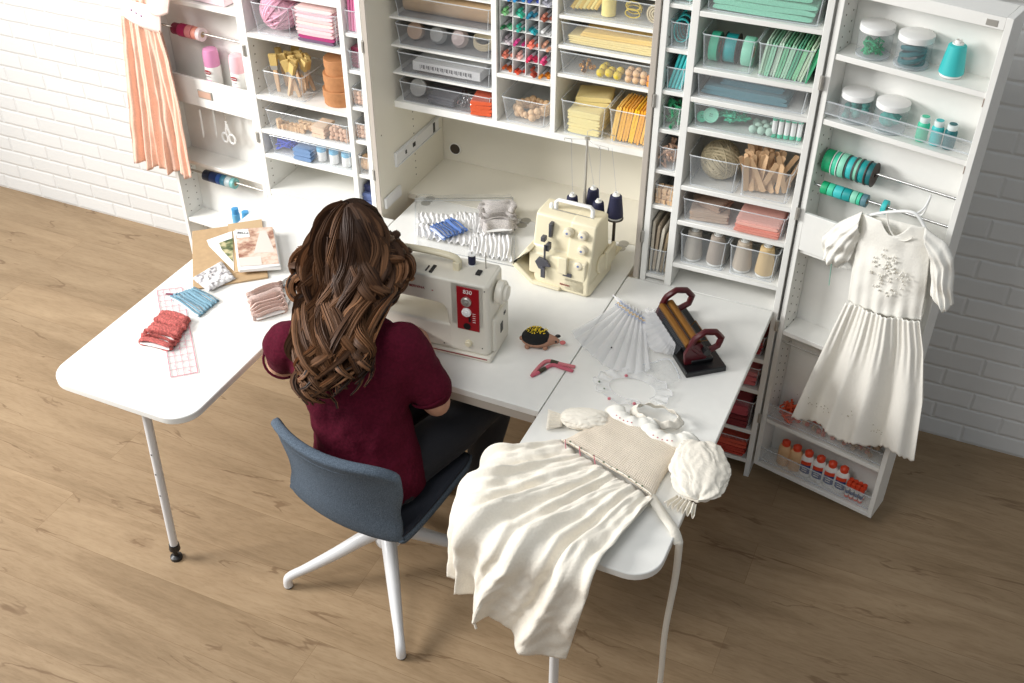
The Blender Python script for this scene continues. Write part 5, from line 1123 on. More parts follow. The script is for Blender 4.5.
# marker rack
rk = thing('marker_rack', 'white compartment rack of coloured markers in the middle cabinet', 'rack', (-1.405, 3.35, 1.375)); m = MB()
ROWN = ['bottom', 'second', 'third', 'fourth', 'fifth', 'sixth', 'seventh']; COLN = ['leftmost', 'second', 'third', 'rightmost']
RW = [-1.498+.0475*i for i in range(5)]; RH = [1.378+.0505*i for i in range(10)]
for x in RW: m.box(x-.001, x+.001, CY+.012, 3.4, 1.376, RH[-1])
m.build('rack_divider', WPLA, rk, world=True); m = MB()
for z in RH: m.box(RW[0]-.001, RW[-1]+.001, CY+.012, 3.4, z-.001, z+.001)
m.build('rack_shelf', WPLA, rk, world=True)
MC = [[(180, 82, 30), (196, 60, 30), (150, 52, 30), (206, 128, 40)], [(206, 120, 100), (226, 170, 160), (214, 50, 90), (200, 60, 110)], [(170, 160, 165), (200, 60, 130), (226, 110, 90), (210, 150, 120)], [(60, 130, 90), (40, 160, 140), (20, 140, 150), (200, 200, 200)], [(120, 180, 120), (60, 180, 150), (30, 120, 150), (160, 90, 70)], [(40, 110, 170), (50, 150, 210), (60, 80, 160), (180, 180, 190)], [(40, 120, 190), (30, 90, 160), (90, 160, 210), (120, 120, 130)], [(90, 90, 170), (120, 90, 170), (60, 60, 120), (180, 180, 190)]]
mkm = {}; mk0 = {}
for r_ in range(7):
    for c_ in range(4):
        col_ = MC[r_][c_]; MLAB = 'marker in the %s row, %s compartment of the white rack' % (ROWN[r_]+('' if r_ == 0 else ' from bottom'), COLN[c_])
        lab = ('orange', 'red', 'pink', 'green', 'green', 'blue', 'blue', 'violet')[r_]
        for k, (dx, dz) in enumerate(((.010, .006), (.0225, .006), (.036, .006), (.0165, .0165))):
            if (r_*7+c_*3+k) % 6 == 0: continue
            v = tuple(max(0, min(255, q+((k*37+c_*11) % 5-2)*14)) for q in col_)
            loc = (RW[c_]+dx, CY+.006+.012*((k*5+r_+c_) % 3), RH[r_]+.001+dz)
            if v not in mk0:
                cm = C('marker_%s' % ''.join(chr(97+int(q)//10) for q in v), *v, .4)
                t = thing('marker', MLAB, 'marker', loc, 0, 'markers in the rack')
                MB().cyl((0, .006, 0), (0, .135, 0), .0052, n=8).build('barrel', C('barrel', 200, 200, 204, .4) if 'barrel' not in mkm else mkm['barrel'], t); mkm['barrel'] = t.children[0].data.materials[0]
                m = MB(); m.cyl((0, -.004, 0), (0, .02, 0), .0057, .0057, 8); m.build('cap', cm, t); mk0[v] = t
            else: dup(mk0[v], loc, label=MLAB)
clear_bin(-1.492, -1.318, cA, cB-.1, 1.192, .095, 'clear bin of wooden bead garland below the marker rack', taper=.012)
rg = random.Random(51); gb0 = None
for i in range(44):
    a = i*.39; rr = .052+.006*sin(i*2.1); loc = (-1.405+cos(a)*rr, 3.31+sin(a)*rr*.85, 1.212+.011*(i//15)+.006*rg.random())
    if gb0 is None: gb0 = single(MB().ball((0, 0, 0), .0125, 12), 'garland_bead', WOODL, 'wooden bead of the garland below the marker rack', 'bead', 'garland beads', base=(0, 0, 0)); c = gb0
    else: c = dup(gb0)
    c.location = loc; s = .8+.5*((i*3) % 4)/4; c.scale = (s, s, s)
# right bank, yellow things
YM = {k: C('yellow_%s' % n_, *k, .6) for k, n_ in (((232, 196, 96), 'warm'), ((240, 222, 140), 'pale'), ((216, 190, 60), 'strong'), ((226, 160, 50), 'amber'))}
ym = list(YM.values())
for i in range(7): m = MB(); m.cyl((-1.25+.012*i, 3.27+.004*i, 1.63), (-1.225+.012*i, 3.30, 1.675), .008, n=8); single(m, 'ribbon_bobbin', ym[i % 2], 'yellow bobbin leaning in the left compartment of the ribbon tray', 'bobbin', 'yellow bobbins')
m = MB(); m.cyl((-1.13, 3.29, 1.62), (-1.13, 3.29, 1.685), .024, n=18); single(m, 'yellow_spool', ym[1], 'thick pale yellow spool standing in the ribbon tray', 'spool')
m = MB(); [m.tube([(-1.045+cos(a*PI/8)*.025, 3.28+.02*sin(k), 1.64+sin(a*PI/8)*.014+.008*k) for a in range(16)], .005, 5, closed=True, flat=.4) for k in range(4)]; single(m, 'yellow_ribbon', ym[2], 'looped yellow ribbon in the third compartment of the ribbon tray', 'ribbon')
m = MB(); [m.tube([(-.965+cos(a*PI/10)*r_, 3.27, 1.653+sin(a*PI/10)*r_) for a in range(20)], .004, 5, closed=True) for r_ in (.012, .02, .028)]; single(m, 'natural_coil', TWN, 'flat coil of natural braid at the right of the ribbon tray', 'braid')
folded(-1.10, 3.30, 1.519, .31, .10, .028, 4, (238, 218, 150), 'long pale yellow folded cloth, the under one in its tray'); folded(-1.08, 3.30, 1.548, .27, .09, .018, 2, (240, 206, 120), 'long warm yellow folded cloth on top in its tray', rz=.05)
rg = random.Random(61); y0_ = None
for i in range(16): button((-1.22+.055*rg.random(), 3.26+.06*rg.random(), 1.422+.02*rg.random()), .007, ym[3] if i % 2 else BRS, 'tiny gold or amber button in the tray of yellow buttons', 'tiny gold buttons', (rg.random()*2, rg.random()*2))
for i in range(7): m = MB(); m.ball((0, 0, 0), .015, 12); m.v = [v+Vector((-1.135+.03*(i % 3), 3.255+.03*(i//3), 1.432+.004*(i % 2))) for v in m.v]; single(m, 'felt_ball', ym[2], 'yellow felt ball in the tray of yellow buttons', 'felt ball', 'yellow felt balls')
for i in range(11):
    c = dup(gb0, (-1.035+.026*(i % 3), 3.25+.026*((i//3) % 2), 1.43+.022*(i//6)), label='pale wooden bead in the tray of yellow buttons', group='pale wooden beads in the yellow tray'); c.scale = (1, 1, 1)
folded(-.95, 3.27, 1.418, .04, .06, .04, 2, (232, 150, 50), 'small amber cloth at the right of the yellow button tray')
clear_bin(-1.268, -1.10, cA, cB-.1, 1.192, .125, 'clear bin of pale yellow cloth above the overlock machine', taper=.01); clear_bin(-1.092, -.925, cA, cB-.1, 1.192, .125, 'clear bin of upright golden cloths above the overlock machine', taper=.01)
folded(-1.185, 3.31, 1.198, .12, .13, .085, 7, (238, 222, 156), 'thick pale yellow folded stack, above the overlock machine'); folded(-1.18, 3.34, 1.285, .13, .1, .035, 2, (226, 206, 140), 'straw yellow folded cloth lying on the pale yellow stack', rz=.2)
yt = [(240, 196, 96), (244, 184, 60), (238, 176, 60), (248, 196, 20), (240, 170, 40), (246, 190, 70), (232, 160, 44)]
for i, c in enumerate(yt): folded(-1.078+i*.0215, 3.31, 1.198, .13, .12, .019, 2, c, ORD[i]+' from the left of seven golden cloths standing above the overlock machine', 'upright golden cloths', up=True, lean=.14, seed=i)
# ================================================================ right door contents (door frame coordinates)
def jar(D, u, v, z, r, h, label):
    p = D.pt(u, v, z); t = thing('clear_jar', label, 'jar', p)
    m = MB(); m.lathe([(0, 0), (r*.92, 0), (r, .006), (r, h*.72), (r*.92, h*.8), (r*.92, h*.82)], n=24); m.build('jar_wall', ACR, t); MB().lathe([(r*1.0, h*.8), (r*1.02, h*.81), (r*1.02, h*.985), (r*.98, h), (0, h)], n=28).build('lid', WPLA, t)
    m = MB(); m.lathe([(r*.9, 0), (r*1.0, .003), (r*1.0, .008)], n=24); m.build('base_ring', RIM, t); return p
def door_uz(D, px, py, off): q = D.hit(px, py, off); return q.x, q.z
V = .055
def tangle(p, r, h, m_, label, name='ribbon_tangle', seed=1, n=12, th=.003, cat='ribbon'):
    rg = random.Random(seed); m = MB()
    for k in range(n):
        pts = [p+Vector((cos(a_)*r*rr_, sin(a_)*r*rr_, h*(.08+.9*rg.random()))) for a_, rr_ in [(rg.random()*6.28, rg.random()**.5) for _ in range(6)]]
        m.tube(smooth_path(pts, 20), th, 5, flat=.4)
    return stuff(single(m, name, m_, label, cat))
u1, _ = door_uz(DR, 871, 60, V); p = jar(DR, u1, V, 1.692, .048, .092, 'clear jar of green ribbon bits on the top shelf of the right door'); tangle(p, .034, .045, GREENR, 'green ribbon bits inside the left jar of the top shelf', seed=2)
u1, _ = door_uz(DR, 909, 70, V); p = jar(DR, u1, V, 1.692, .048, .092, 'clear jar of teal ribbon on the top shelf of the right door'); m = MB(); [m.tube([p+Vector((cos(a*PI/10)*.03, sin(a*PI/10)*.03, .012+.012*k+.01*sin(a*PI/10+k))) for a in range(20)], .007, 6, closed=True) for k in range(4)]; single(m, 'teal_ribbon_coil', DTEAL, 'teal ribbon coiled inside the right jar of the top shelf', 'ribbon')
u1, _ = door_uz(DR, 951, 72, V); cone(DR.pt(u1, V, 1.692), .03, .095, TURQ, 'turquoise thread cone on the top shelf of the right door', None)
u1, _ = door_uz(DR, 853, 120, V); p = jar(DR, u1, V, 1.489, .046, .088, 'clear jar of teal felt balls on the second shelf of the right door')
rg = random.Random(71); fb = None
for i in range(13):
    a = i*1.26; loc = p+Vector((cos(a)*(.028 if i % 4 else .004), sin(a)*(.028 if i % 4 else .004), .013+.0175*(i//5)))
    if fb is None: fb = single(MB().ball((0, 0, 0), .0115, 12), 'felt_ball', C('teal_felt', 70, 150, 140, .9, bump=.4), 'small teal felt ball inside the jar', 'felt ball', 'teal felt balls in the jar', base=(0, 0, 0)); fb.location = loc
    else: dup(fb, loc)
u1, _ = door_uz(DR, 888, 128, V); p = jar(DR, u1, V, 1.489, .047, .088, 'clear jar of crumpled teal cloth on the second shelf of the right door')
m = MB()
def crump(u, v): a = 2*PI*u; s = sin(v*PI); k = 1+.25*noise.noise(Vector((cos(a)*1.5, sin(a)*1.5, v*3)))+.12*sin(a*5+v*8); return p+Vector((cos(a)*.029*s*k, sin(a)*.029*s*k, .004+.055*v))
m.grid(crump, 40, 20, closeu=True); single(m, 'crumpled_cloth', C('teal_cloth', 60, 160, 150, .8), 'crumpled teal cloth inside the jar', 'cloth')
for px, m_, l in ((919, SEAF, 'paint bottle with sea green paint, leftmost of three'), (934, TURQ, 'paint bottle with turquoise paint, middle of three'), (948, DTEAL, 'paint bottle with dark teal paint, rightmost of three')):
    u1, _ = door_uz(DR, px, 145, .045); p = DR.pt(u1, .045, 1.489); t = thing('paint_bottle', l, 'paint bottle', p); m = MB(); m.lathe([(.0155, 0), (.017, .003), (.017, .05), (.012, .058), (0, .058)], n=18); m.build('bottle', m_, t); MB().lathe([(.0135, .056), (.0145, .058), (.0145, .072), (0, .073)], n=18).build('cap', C('clear_white', 226, 236, 234, .3), t); MB().lathe([(.011, .0731), (.011, .0738), (0, .0738)], n=16).build('cap_sticker', m_, t)
# rolls on the two rods
us = .03
for i, (m_, rim, w_, r_, l) in enumerate([(GREENR, None, .026, .036, 'plain green ribbon roll, leftmost on the upper rod'), (SEAF, WPLA, .014, .040, 'sea green ribbon roll with white rims, second on the upper rod'), (MINT, None, .018, .038, 'plain mint ribbon roll, third on the upper rod'), (TURQ, MGREY, .018, .037, 'sparkling turquoise ribbon roll, fourth on the upper rod'), (MINT, MGREY, .010, .037, 'narrow pale ribbon roll, fifth on the upper rod'), (TEAL, MGREY, .018, .038, 'glossy teal ribbon roll, sixth on the upper rod'), (DTEAL, DBRN, .016, .038, 'dark teal ribbon roll with a brown rim, rightmost on the upper rod')]):
    ribbon_roll((us+w_/2, .062, 1.335-r_*.34+.008+0*.0), r_, w_, m_, l, None, rim=rim, D=DR); us += w_+.006
us = .045
for i, (m_, w_, l) in enumerate([(GREENR, .02, 'green tape roll, leftmost on the lower rod'), (SEAF, .018, 'sea green tape roll, second on the lower rod'), (TURQ, .026, 'wide turquoise tape roll, third on the lower rod'), (TEAL, .024, 'teal tape roll, fourth on the lower rod'), (MINT, .018, 'mint tape roll, fifth on the lower rod'), (SEAF, .01, 'narrow sparkling tape roll, sixth on the lower rod'), (BLUG, .016, 'blue-grey tape roll, seventh on the lower rod')]):
    ribbon_roll((us+w_/2, .035, 1.253), .020, w_, m_, l, None, D=DR, name='tape_roll', cat='tape'); us += w_+.0025
u1, _ = door_uz(DR, 886, 203, .035); ribbon_roll((u1, .035, 1.253), .022, .014, TURQ, 'single turquoise tape roll apart from the others on the lower rod', None, D=DR, name='tape_roll', cat='tape')
# shelf with orange bits, behind the white dress hem
p = DR.pt(.085, .05, .302); tangle(p, .045, .06, C('orange_ribbon', 232, 92, 50), 'bright orange ribbon bits at the left of the low shelf', seed=5, n=16, th=.0038)
rg = random.Random(81); bb = None; cols = [C('rust_bead', 190, 90, 70), C('beige_bead', 196, 168, 140), C('rose_bead', 206, 130, 110)]; bs = []
for i in range(70):
    u_ = .14+.27*rg.random(); loc = DR.pt(u_, .03+.06*rg.random(), .31+.02*rg.random()); k = min(2, int(3*rg.random()))
    if len(bs) < 3: bs.append(single(MB().lathe([(0, -.003), (.008, -.003), (.009, 0), (.008, .003), (0, .003)], n=12), 'button', cols[len(bs)], ('rust', 'beige', 'rose')[len(bs)]+' button scattered on the low shelf of the right door', 'button', ('rust', 'beige', 'rose')[len(bs)]+' buttons on the low shelf', base=(0, 0, 0))); c = bs[-1]
    else: c = dup(bs[k])
    c.location = loc; c.rotation_euler = (rg.random()*2, rg.random()*2, 0)
ORG = C('orange_cap', 226, 74, 40, .4); GWH = C('glue_white', 238, 236, 230, .35); GBL = C('label_blue', 30, 66, 120, .5); BEI = C('beige_paint', 226, 184, 138, .4)
def bottle(u_, v_, z, bm_, label, lab=False, grp=None):
    p = DR.pt(u_, v_, z); t = thing('glue_bottle' if lab else 'paint_bottle', label, 'glue bottle' if lab else 'paint bottle', None, grp, None, M=Matrix.Translation(p) @ Matrix.Rotation(R(-13.5), 4, 'Z') @ Matrix.Diagonal((1.22, 1.25, 1.22, 1)))
    m = MB(); m.lathe([(.017, 0), (.0185, .003), (.0185, .062), (.015, .075), (.009, .08), (0, .08)], n=20, sx=1.1, sy=.72); m.build('bottle', bm_, t)
    MB().lathe([(.0125, .078), (.0128, .09), (.0085, .093), (.006, .096), (0, .097)], n=16).build('cap', ORG, t)
    if lab:
        m = MB()
        for k in range(9): pass
        def f(a, b_): th_ = -PI/2+(a-.5)*1.7; return (cos(th_)*.0187*1.1, sin(th_)*.0187*.72-.0004, .014+.036*b_)
        m.grid(f, 10, 2); m.build('label', GBL, t)
        m = MB(); m.grid(lambda a, b_: (cos(-PI/2+(a-.5)*1.7)*.0189*1.1, sin(-PI/2+(a-.5)*1.7)*.0189*.72-.0006, .043+.014*b_+.006*a), 10, 2); m.build('label_band', ORG, t)
        m = MB(); [m.box(-.008, .008, -.0146, -.0143, z_, z_+.0025) for z_ in (.022, .03)]; m.build('label_print', GWH, t)
    return t
for i, px in enumerate((783, 795)): u1, _ = door_uz(DR, px, 460, .045); bottle(u1, .045, .09, BEI, ('beige paint bottle with an orange cap, first on the bottom shelf of the right door', 'beige paint bottle with an orange cap, second on the bottom shelf')[i])
for i, px in enumerate((806, 819, 832, 845)): u1, _ = door_uz(DR, px, 468, .045); bottle(u1, .045, .09, GWH, ('leftmost', 'second from the left', 'second from the right', 'rightmost')[i]+' white glue bottle with a blue label and orange cap', True)
gs = None
for i in range(8):
    u1, _ = door_uz(DR, 851, 480, .04); loc = DR.pt(u1+.017*(i % 4), .03+.02*(i//4), .093)
    if gs is None:
        gs = thing('glue_stick', 'orange-capped glue stick in the cluster on the bottom shelf of the right door', 'glue stick', loc, 0, 'glue sticks'); MB().lathe([(.0075, 0), (.0075, .05), (0, .05)], n=12).build('barrel', GWH, gs); MB().lathe([(.0085, .048), (.0085, .068), (0, .069)], n=12).build('cap', ORG, gs); m = MB(); m.lathe([(.0082, 0), (.0082, .008)], n=12); m.build('base', ORG, gs); MB().lathe([(.0077, .018), (.0077, .034)], n=12).build('label', GBL, gs)
    else: dup(gs, loc)
# ================================================================ left door contents
PNK = [C('burgundy_ribbon', 120, 20, 56), C('crimson_ribbon', 170, 24, 84), C('salmon_ribbon', 222, 140, 140), C('peach_ribbon', 232, 150, 130), C('pearl_ribbon', 226, 206, 206)]
us = DL.hit(203, 36, .05).x; w_ = .0
x_ = us-.0
for i, (m_, ww, r_, l) in enumerate([(PNK[4], .018, .026, 'pale pearl ribbon roll, rightmost on the upper rod of the left door'), (PNK[3], .02, .024, 'peach ribbon roll on the upper rod of the left door'), (PNK[2], .028, .025, 'salmon ribbon roll on the upper rod of the left door'), (PNK[1], .034, .025, 'wide crimson ribbon roll on the upper rod of the left door'), (PNK[0], .03, .022, 'dark burgundy ribbon roll, leftmost by the peach dress')]):
    ribbon_roll((x_+ww/2, .05, 1.343), r_, ww, m_, l, None, D=DL, name='ribbon_roll'); x_ += ww+.003
us = DL.hit(236, 185, .045).x; x_ = us
for i, (c, ww, l) in enumerate([((130, 196, 196), .016, 'pale aqua tape roll, rightmost on the low rod of the left door'), ((200, 216, 220), .026, 'silvery tape roll on the low rod of the left door'), ((70, 140, 170), .022, 'mid blue tape roll on the low rod of the left door'), ((40, 90, 170), .02, 'bright blue tape roll on the low rod of the left door'), ((24, 50, 100), .034, 'navy tape roll on the low rod of the left door'), ((16, 30, 56), .034, 'near-black tape roll, leftmost on the low rod of the left door')]):
    ribbon_roll((x_+ww/2, .045, .715), .023, ww, C('tape_%s' % 'abcdef'[i], *c, .35), l, None, D=DL, name='tape_roll', cat='tape'); x_ += ww+.002
def spray(px, label, capc, scale=1):
    u1, _ = door_uz(DL, px, 75, .055); p = DL.pt(u1, .055, 1.117); t = thing('spray_can', label, 'spray can', p, R(-4)); r_ = .031
    MB().lathe([(r_*.95, 0), (r_, .004), (r_, .105), (r_*.9, .112), (0, .112)], n=26).build('can', GWH, t)
    MB().lathe([(r_*.97, .106), (r_*1.0, .11), (r_*.98, .155), (r_*.85, .172), (r_*.5, .177), (0, .177)], n=26).build('cap', capc, t)
    m = MB(); m.ball((0, 0, 0), .016, 16, sz=.55, sy=.1); m.v = [Vector((v.x, v.y-r_-.0008, v.z+.088)) for v in m.v]; lg = m.build('logo', RED, t)
    text('KRYLON', .0068, W[t] @ Matrix.Translation((0, -r_-.0032, .088)) @ Matrix.Rotation(PI/2, 4, 'X'), WPLA, lg)
    text('ColorMaster', .005, W[t] @ Matrix.Translation((0, -r_-.0008, .071)) @ Matrix.Rotation(PI/2, 4, 'X'), C('print_grey', 120, 120, 125), t)
    m = MB(); m.box(-.012, .012, -r_-.0008, -r_+.002, .04, .056); m.build('colour_patch', capc, t)
spray(214, 'white spray can with a lilac pink cap in the pocket of the left door', C('lilac_cap', 222, 150, 190, .35)); spray(239, 'white spray can with a pale pink cap at the hinge side of the pocket', C('pale_pink_cap', 238, 190, 196, .35))
# label holder, pens and scissors under the pocket
q = DL.hit(205, 95, -.002); m = MB(DL.M); m.box(q.x-.035, q.x+.035, -.004, -.0, q.z-.017, q.z+.017); lh = m.build('label_holder', STEEL, DL.e, world=True, bevel=.001)
m = MB(DL.M); m.box(q.x-.031, q.x+.031, -.0048, -.0035, q.z-.013, q.z+.013); m.build('label_card', C('card_pink', 196, 160, 140, .6), lh, world=True)
for px, l in ((201, 'thin white pen hanging below the pocket, the left one'), (214, 'thin white pen hanging below the pocket, the right one')):
    q = DL.hit(px, 122, .05); m = MB(DL.M); m.cyl((q.x, .05, q.z-.055), (q.x-.004, .05, q.z+.055), .0042, n=8); m.cyl((q.x, .05, q.z-.055), (q.x+.001, .05, q.z-.07), .0042, .001, 8); single(m, 'hanging_pen', WPLA, l, 'pen')
q = DL.hit(227, 128, .05); t = thing('scissors', 'white-handled scissors hanging below the pocket of the left door', 'scissors', DL.pt(q.x, .05, q.z-.06)); m = MB(DL.M)
for s in (-1, 1):
    m.tube([(q.x+s*.018+cos(a*PI/10)*.015, .05, q.z-.045+sin(a*PI/10)*.02) for a in range(20)], .0042, 6, closed=True); m.tube([(q.x+s*.012, .05, q.z-.028), (q.x+s*.004, .05, q.z), (q.x-s*.002, .05, q.z+.03)], .0045, 6)
m.build('handle', WPLA, t, world=True); m = MB(DL.M); m.prism([(q.x-.006, q.z+.02), (q.x+.006, q.z+.02), (q.x+.002, q.z+.075), (q.x-.002, q.z+.075)], -.002, .002, Matrix(((1, 0, 0, 0), (0, 0, 1, .05), (0, 1, 0, 0), (0, 0, 0, 1)))); m.build('blade', STEEL, t, world=True)
for px, py, l in ((237, 222, 'light blue paint bottle on the low shelf of the left door, the upright one'), (247, 224, 'light blue paint bottle beside the upright one, partly behind the table')):
    q = DL.hit(px, py, .05); p = DL.pt(q.x, .05, .50); t = thing('paint_bottle', l, 'paint bottle', p); MB().lathe([(.016, 0), (.017, .003), (.017, .06), (0, .065)], n=18).build('bottle', LBL, t); MB().lathe([(.014, .062), (.015, .066), (.015, .085), (0, .087)], n=18).build('cap', C('cap_blue', 80, 160, 214, .4), t)
m = MB(DL.M); m.box(.08, .33, .02, .09, 1.487, 1.55); single(m, 'pink_box', C('pale_pink_box', 240, 214, 220, .6), 'pale pink box on the top visible shelf of the left door', 'box', bevel=.003)
# ================================================================ on the left table
def slab(pts, z0, z1, name, m_, label, cat, px=True, bevel=.001, group=None):
    P_ = [(lambda q: (q.x, q.y))(atz(x, y, z1)) for x, y in pts] if px else pts
    return single(MB().prism(P_, z0, z1), name, m_, label, cat, group, bevel=bevel, seg=1)
Z = TZ+.0008
env = slab([(192, 231), (262, 221), (268, 277), (193, 289)], Z, Z+.006, 'kraft_envelope', KRAFT, 'large brown kraft envelope lying on the left table', 'envelope')
m = MB(); a, b, c, d = [atz(x, y, TZ) for x, y in ((228, 226), (262, 221), (267, 268), (234, 275))]; m.add([(p.x, p.y, Z+.0075) for p in (a, b, c, d)]+[(p.x, p.y, Z+.0062) for p in (a, b, c, d)], [(0, 1, 2, 3), (7, 6, 5, 4), (0, 4, 5, 1), (1, 5, 6, 2), (2, 6, 7, 3), (3, 7, 4, 0)]); m.build('envelope_flap', mat('kraft_light', (198, 170, 132), .8), env, world=True)
def pattern_mat(name, c1, c2, c3, sc):
    m, nt, p = new_mat(name); tc = N(nt, 'ShaderNodeTexCoord'); n1 = N(nt, 'ShaderNodeTexNoise', Scale=sc, Detail=3.); nt.links.new(tc.outputs['Object'], n1.inputs['Vector'])
    r_ = N(nt, 'ShaderNodeValToRGB'); e = r_.color_ramp.elements; e[0].position = .38; e[0].color = rgb(*c1); e[1].position = .62; e[1].color = rgb(*c3); k = e.new(.5); k.color = rgb(*c2); nt.links.new(n1.outputs[0], r_.inputs[0]); nt.links.new(r_.outputs[0], p.inputs['Base Color']); p.inputs['Roughness'].default_value = .35; return m
pk = slab([(233, 230), (274, 228), (281, 266), (238, 269)], Z+.016, Z+.034, 'pattern_packet', WPLA, 'glossy sewing pattern packet with a dress picture, on the kraft envelope', 'pattern packet', bevel=.004)
def quadon(pts, z, m_, parent, name, th=.0006):
    P_ = [(lambda q: (q.x, q.y))(atz(x, y, z)) for x, y in pts]; return MB().prism(P_, z, z+th).build(name, m_, parent, world=True)
zt = Z+.0345; quadon([(235, 229), (272.5, 227), (279, 263.5), (240, 266.5)], zt, pattern_mat('pattern_print', (150, 100, 80), (206, 172, 148), (228, 206, 190), 26), pk, 'cover_picture')
quadon([(235.5, 230), (248, 229), (250, 237), (237, 238)], zt+.0008, WPLA, pk, 'title_box'); quadon([(239, 258), (261, 256), (262, 265), (240.5, 266.3)], zt+.0008, C('caption_pale', 226, 216, 206, .4), pk, 'caption_strip')
dm_ = C('dress_print', 226, 214, 204, .5); quadon([(260, 231), (266, 231), (275, 252), (254, 253)], zt+.0008, dm_, pk, 'dress_picture')
a = atz(243, 233.5, zt); text('BELLA', .016, facing((a.x, a.y, zt+.002), (.93, .3, 0), (-.3, .93, 0)), BLACK, pk)
sl = slab([(206.5, 240), (232, 231), (234, 271), (209, 246)], Z+.0085, Z+.0095, 'pattern_leaflet', WPLA, 'white leaflet with a green picture half under the pattern packet', 'leaflet'); quadon([(219, 243), (233, 238), (233, 262), (222, 250)], Z+.0098, pattern_mat('leaflet_print', (50, 70, 40), (110, 120, 80), (200, 190, 150), 30), sl, 'leaflet_picture')
def crumpled_bag(pts, h, name, m_, label, cat, fr=9, wr=.004, seed=0, z=None):
    P_ = [atz(x, y, TZ) for x, y in pts]; z = Z if z is None else z; m = MB()
    def base(u, v): return P_[0].lerp(P_[1], u).lerp(P_[3].lerp(P_[2], u), v)
    def top(u, v):
        p = base(u, v); e = min(1, min(u, 1-u, v, 1-v)*7); nz = noise.noise(Vector((u*fr+seed, v*fr, seed))); q = noise.noise(Vector((u*fr*2.3, v*fr*2.3, seed+4)))
        p = p+Vector((nz, q, 0))*.003; return Vector((p.x, p.y, z+.001+h*(e**.5)*(1+.12*nz)+wr*(nz+q*.5)*e))
    m.grid(top, 44, 34); m.grid(lambda u, v: Vector((*base(1-u, v).xy, z)), 4, 4, False); return single(m, name, m_, label, cat)
crumpled_bag([(193, 281), (222, 264), (236, 281), (209, 294)], .012, 'folded_cloth', pattern_mat('sketch_print', (150, 146, 148), (222, 220, 220), (240, 239, 238), 60), 'small white folded cloth with a pale line print at the edge of the envelope', 'cloth', seed=2, wr=.003, z=Z+.0085)
# lace cards: a white card wound with trim
def lace_card(pts, h, rows, lace, label, axis_uv=True, bead=.0022, ripple=.0):
    P_ = [atz(x, y, TZ) for x, y in pts]; c = sum(P_, Vector())/4
    t = thing('lace_card', label, 'lace card', (c.x, c.y, Z))
    def B(u, v, z): p = P_[0].lerp(P_[1], u).lerp(P_[3].lerp(P_[2], u), v); return Vector((p.x, p.y, z))
    m = MB(); m.prism([B(u, v, 0).xy[:] for u, v in ((-.02, .03), (1.02, .03), (1.02, .97), (-.02, .97))], Z+h*.35, Z+h*.5); m.build('card', WPLA, t, world=True)
    m = MB()
    for i in range(rows):
        u = (i+.5)/rows; w_ = 1/rows
        pts_ = []
        for a in range(40):
            th_ = 2*PI*a/40; cv = cos(th_); sv = sin(th_); v = .5+.5*(abs(cv)**.5)*(1 if cv > 0 else -1); z = Z+h*.5+h*.48*(abs(sv)**.6)*(1 if sv > 0 else -1)
            pts_.append(B(u+.16*w_*sin(a*.7+i)+ripple*(v-.5), v, z+.0006*sin(a*3.1+i)))
        m.tube(pts_, (B(w_, 0, 0)-B(0, 0, 0)).length*.52, 6, closed=True, flat=.42)
    m.build('lace', lace, t, world=True)
    return t
LB = C('sky_blue_lace', 122, 160, 178, .85, bump=.9, scale=250, var=.2); LR = C('coral_lace', 182, 92, 86, .85, bump=1., scale=190, var=.42); LP = C('blush_lace', 216, 190, 180, .85, bump=.7, scale=300, var=.12)
lace_card([(170, 298), (196, 289), (219, 301), (199, 318)][::1], .010, 9, LB, 'sky blue lace wound on a white card, upper middle of the left table')
lace_card([(140, 345), (163, 315), (190, 322), (171, 352)], .022, 8, LR, 'thick coral red lace wound on a card across the clear ruler')
lace_card([(256, 322), (249, 296), (280, 285), (286, 313)][::-1], .018, 8, LP, 'blush and cream lace wound on a card beside the woman')
# clear quilting ruler
rl = [atz(x, y, TZ) for x, y in ((157, 291), (182, 288), (198, 373), (171, 378))]
t = thing('quilting_ruler', 'clear ruler with a pink grid lying under the coral lace card', 'ruler', (sum(rl, Vector())/4).xy[:]+(Z,))
MB().prism([p.xy[:] for p in rl], Z, Z+.0022).build('ruler_plate', VINYL, t, world=True); m = MB(); PKL = C('pink_grid', 226, 130, 150, .6)
def RB_(u, v): return rl[0].lerp(rl[1], u).lerp(rl[3].lerp(rl[2], u), v)
def ln(a, b, w_=.0006): a = Vector((a.x, a.y, Z+.0026)); b = Vector((b.x, b.y, Z+.0026)); m.tube([a, b], w_, 4)
for i in range(5): ln(RB_(i/4, 0), RB_(i/4, 1), .0012 if i in (0, 4) else .0006)
for i in range(15): ln(RB_(0, i/14), RB_(1, i/14), .0012 if i in (0, 14) else .0006)
for i in range(14):
    a = RB_(.2+.5*((i*3) % 2), (i+.5)/14); m.box(a.x-.003, a.x+.003, a.y-.001, a.y+.001, Z+.0023, Z+.003)
m.build('printed_grid', PKL, t, world=True); a = RB_(.5, .07); MB().cbox((a.x, a.y, Z+.003), (.032, .008, .0008), .3).build('brand_bar', C('maroon_bar', 120, 40, 70), t, world=True)
# scissors behind the woman's hair
c = atz(297, 284, TZ); t = thing('scissors', 'steel dressmaking scissors half hidden by the woman\'s hair', 'scissors', c); m = MB()
for s in (-1, 1): m.tube([(c.x+.028*s*.7+cos(a*PI/10)*.022, c.y+.012*s+sin(a*PI/10)*.03, Z+.008) for a in range(20)], .006, 8, closed=True)
m.build('handle', CHROME, t, world=True); m = MB(); m.prism([(c.x-.01, c.y-.02), (c.x+.012, c.y-.02), (c.x+.05, c.y-.14), (c.x+.045, c.y-.14)], Z+.004, Z+.009); m.build('blade', CHROME, t, world=True)
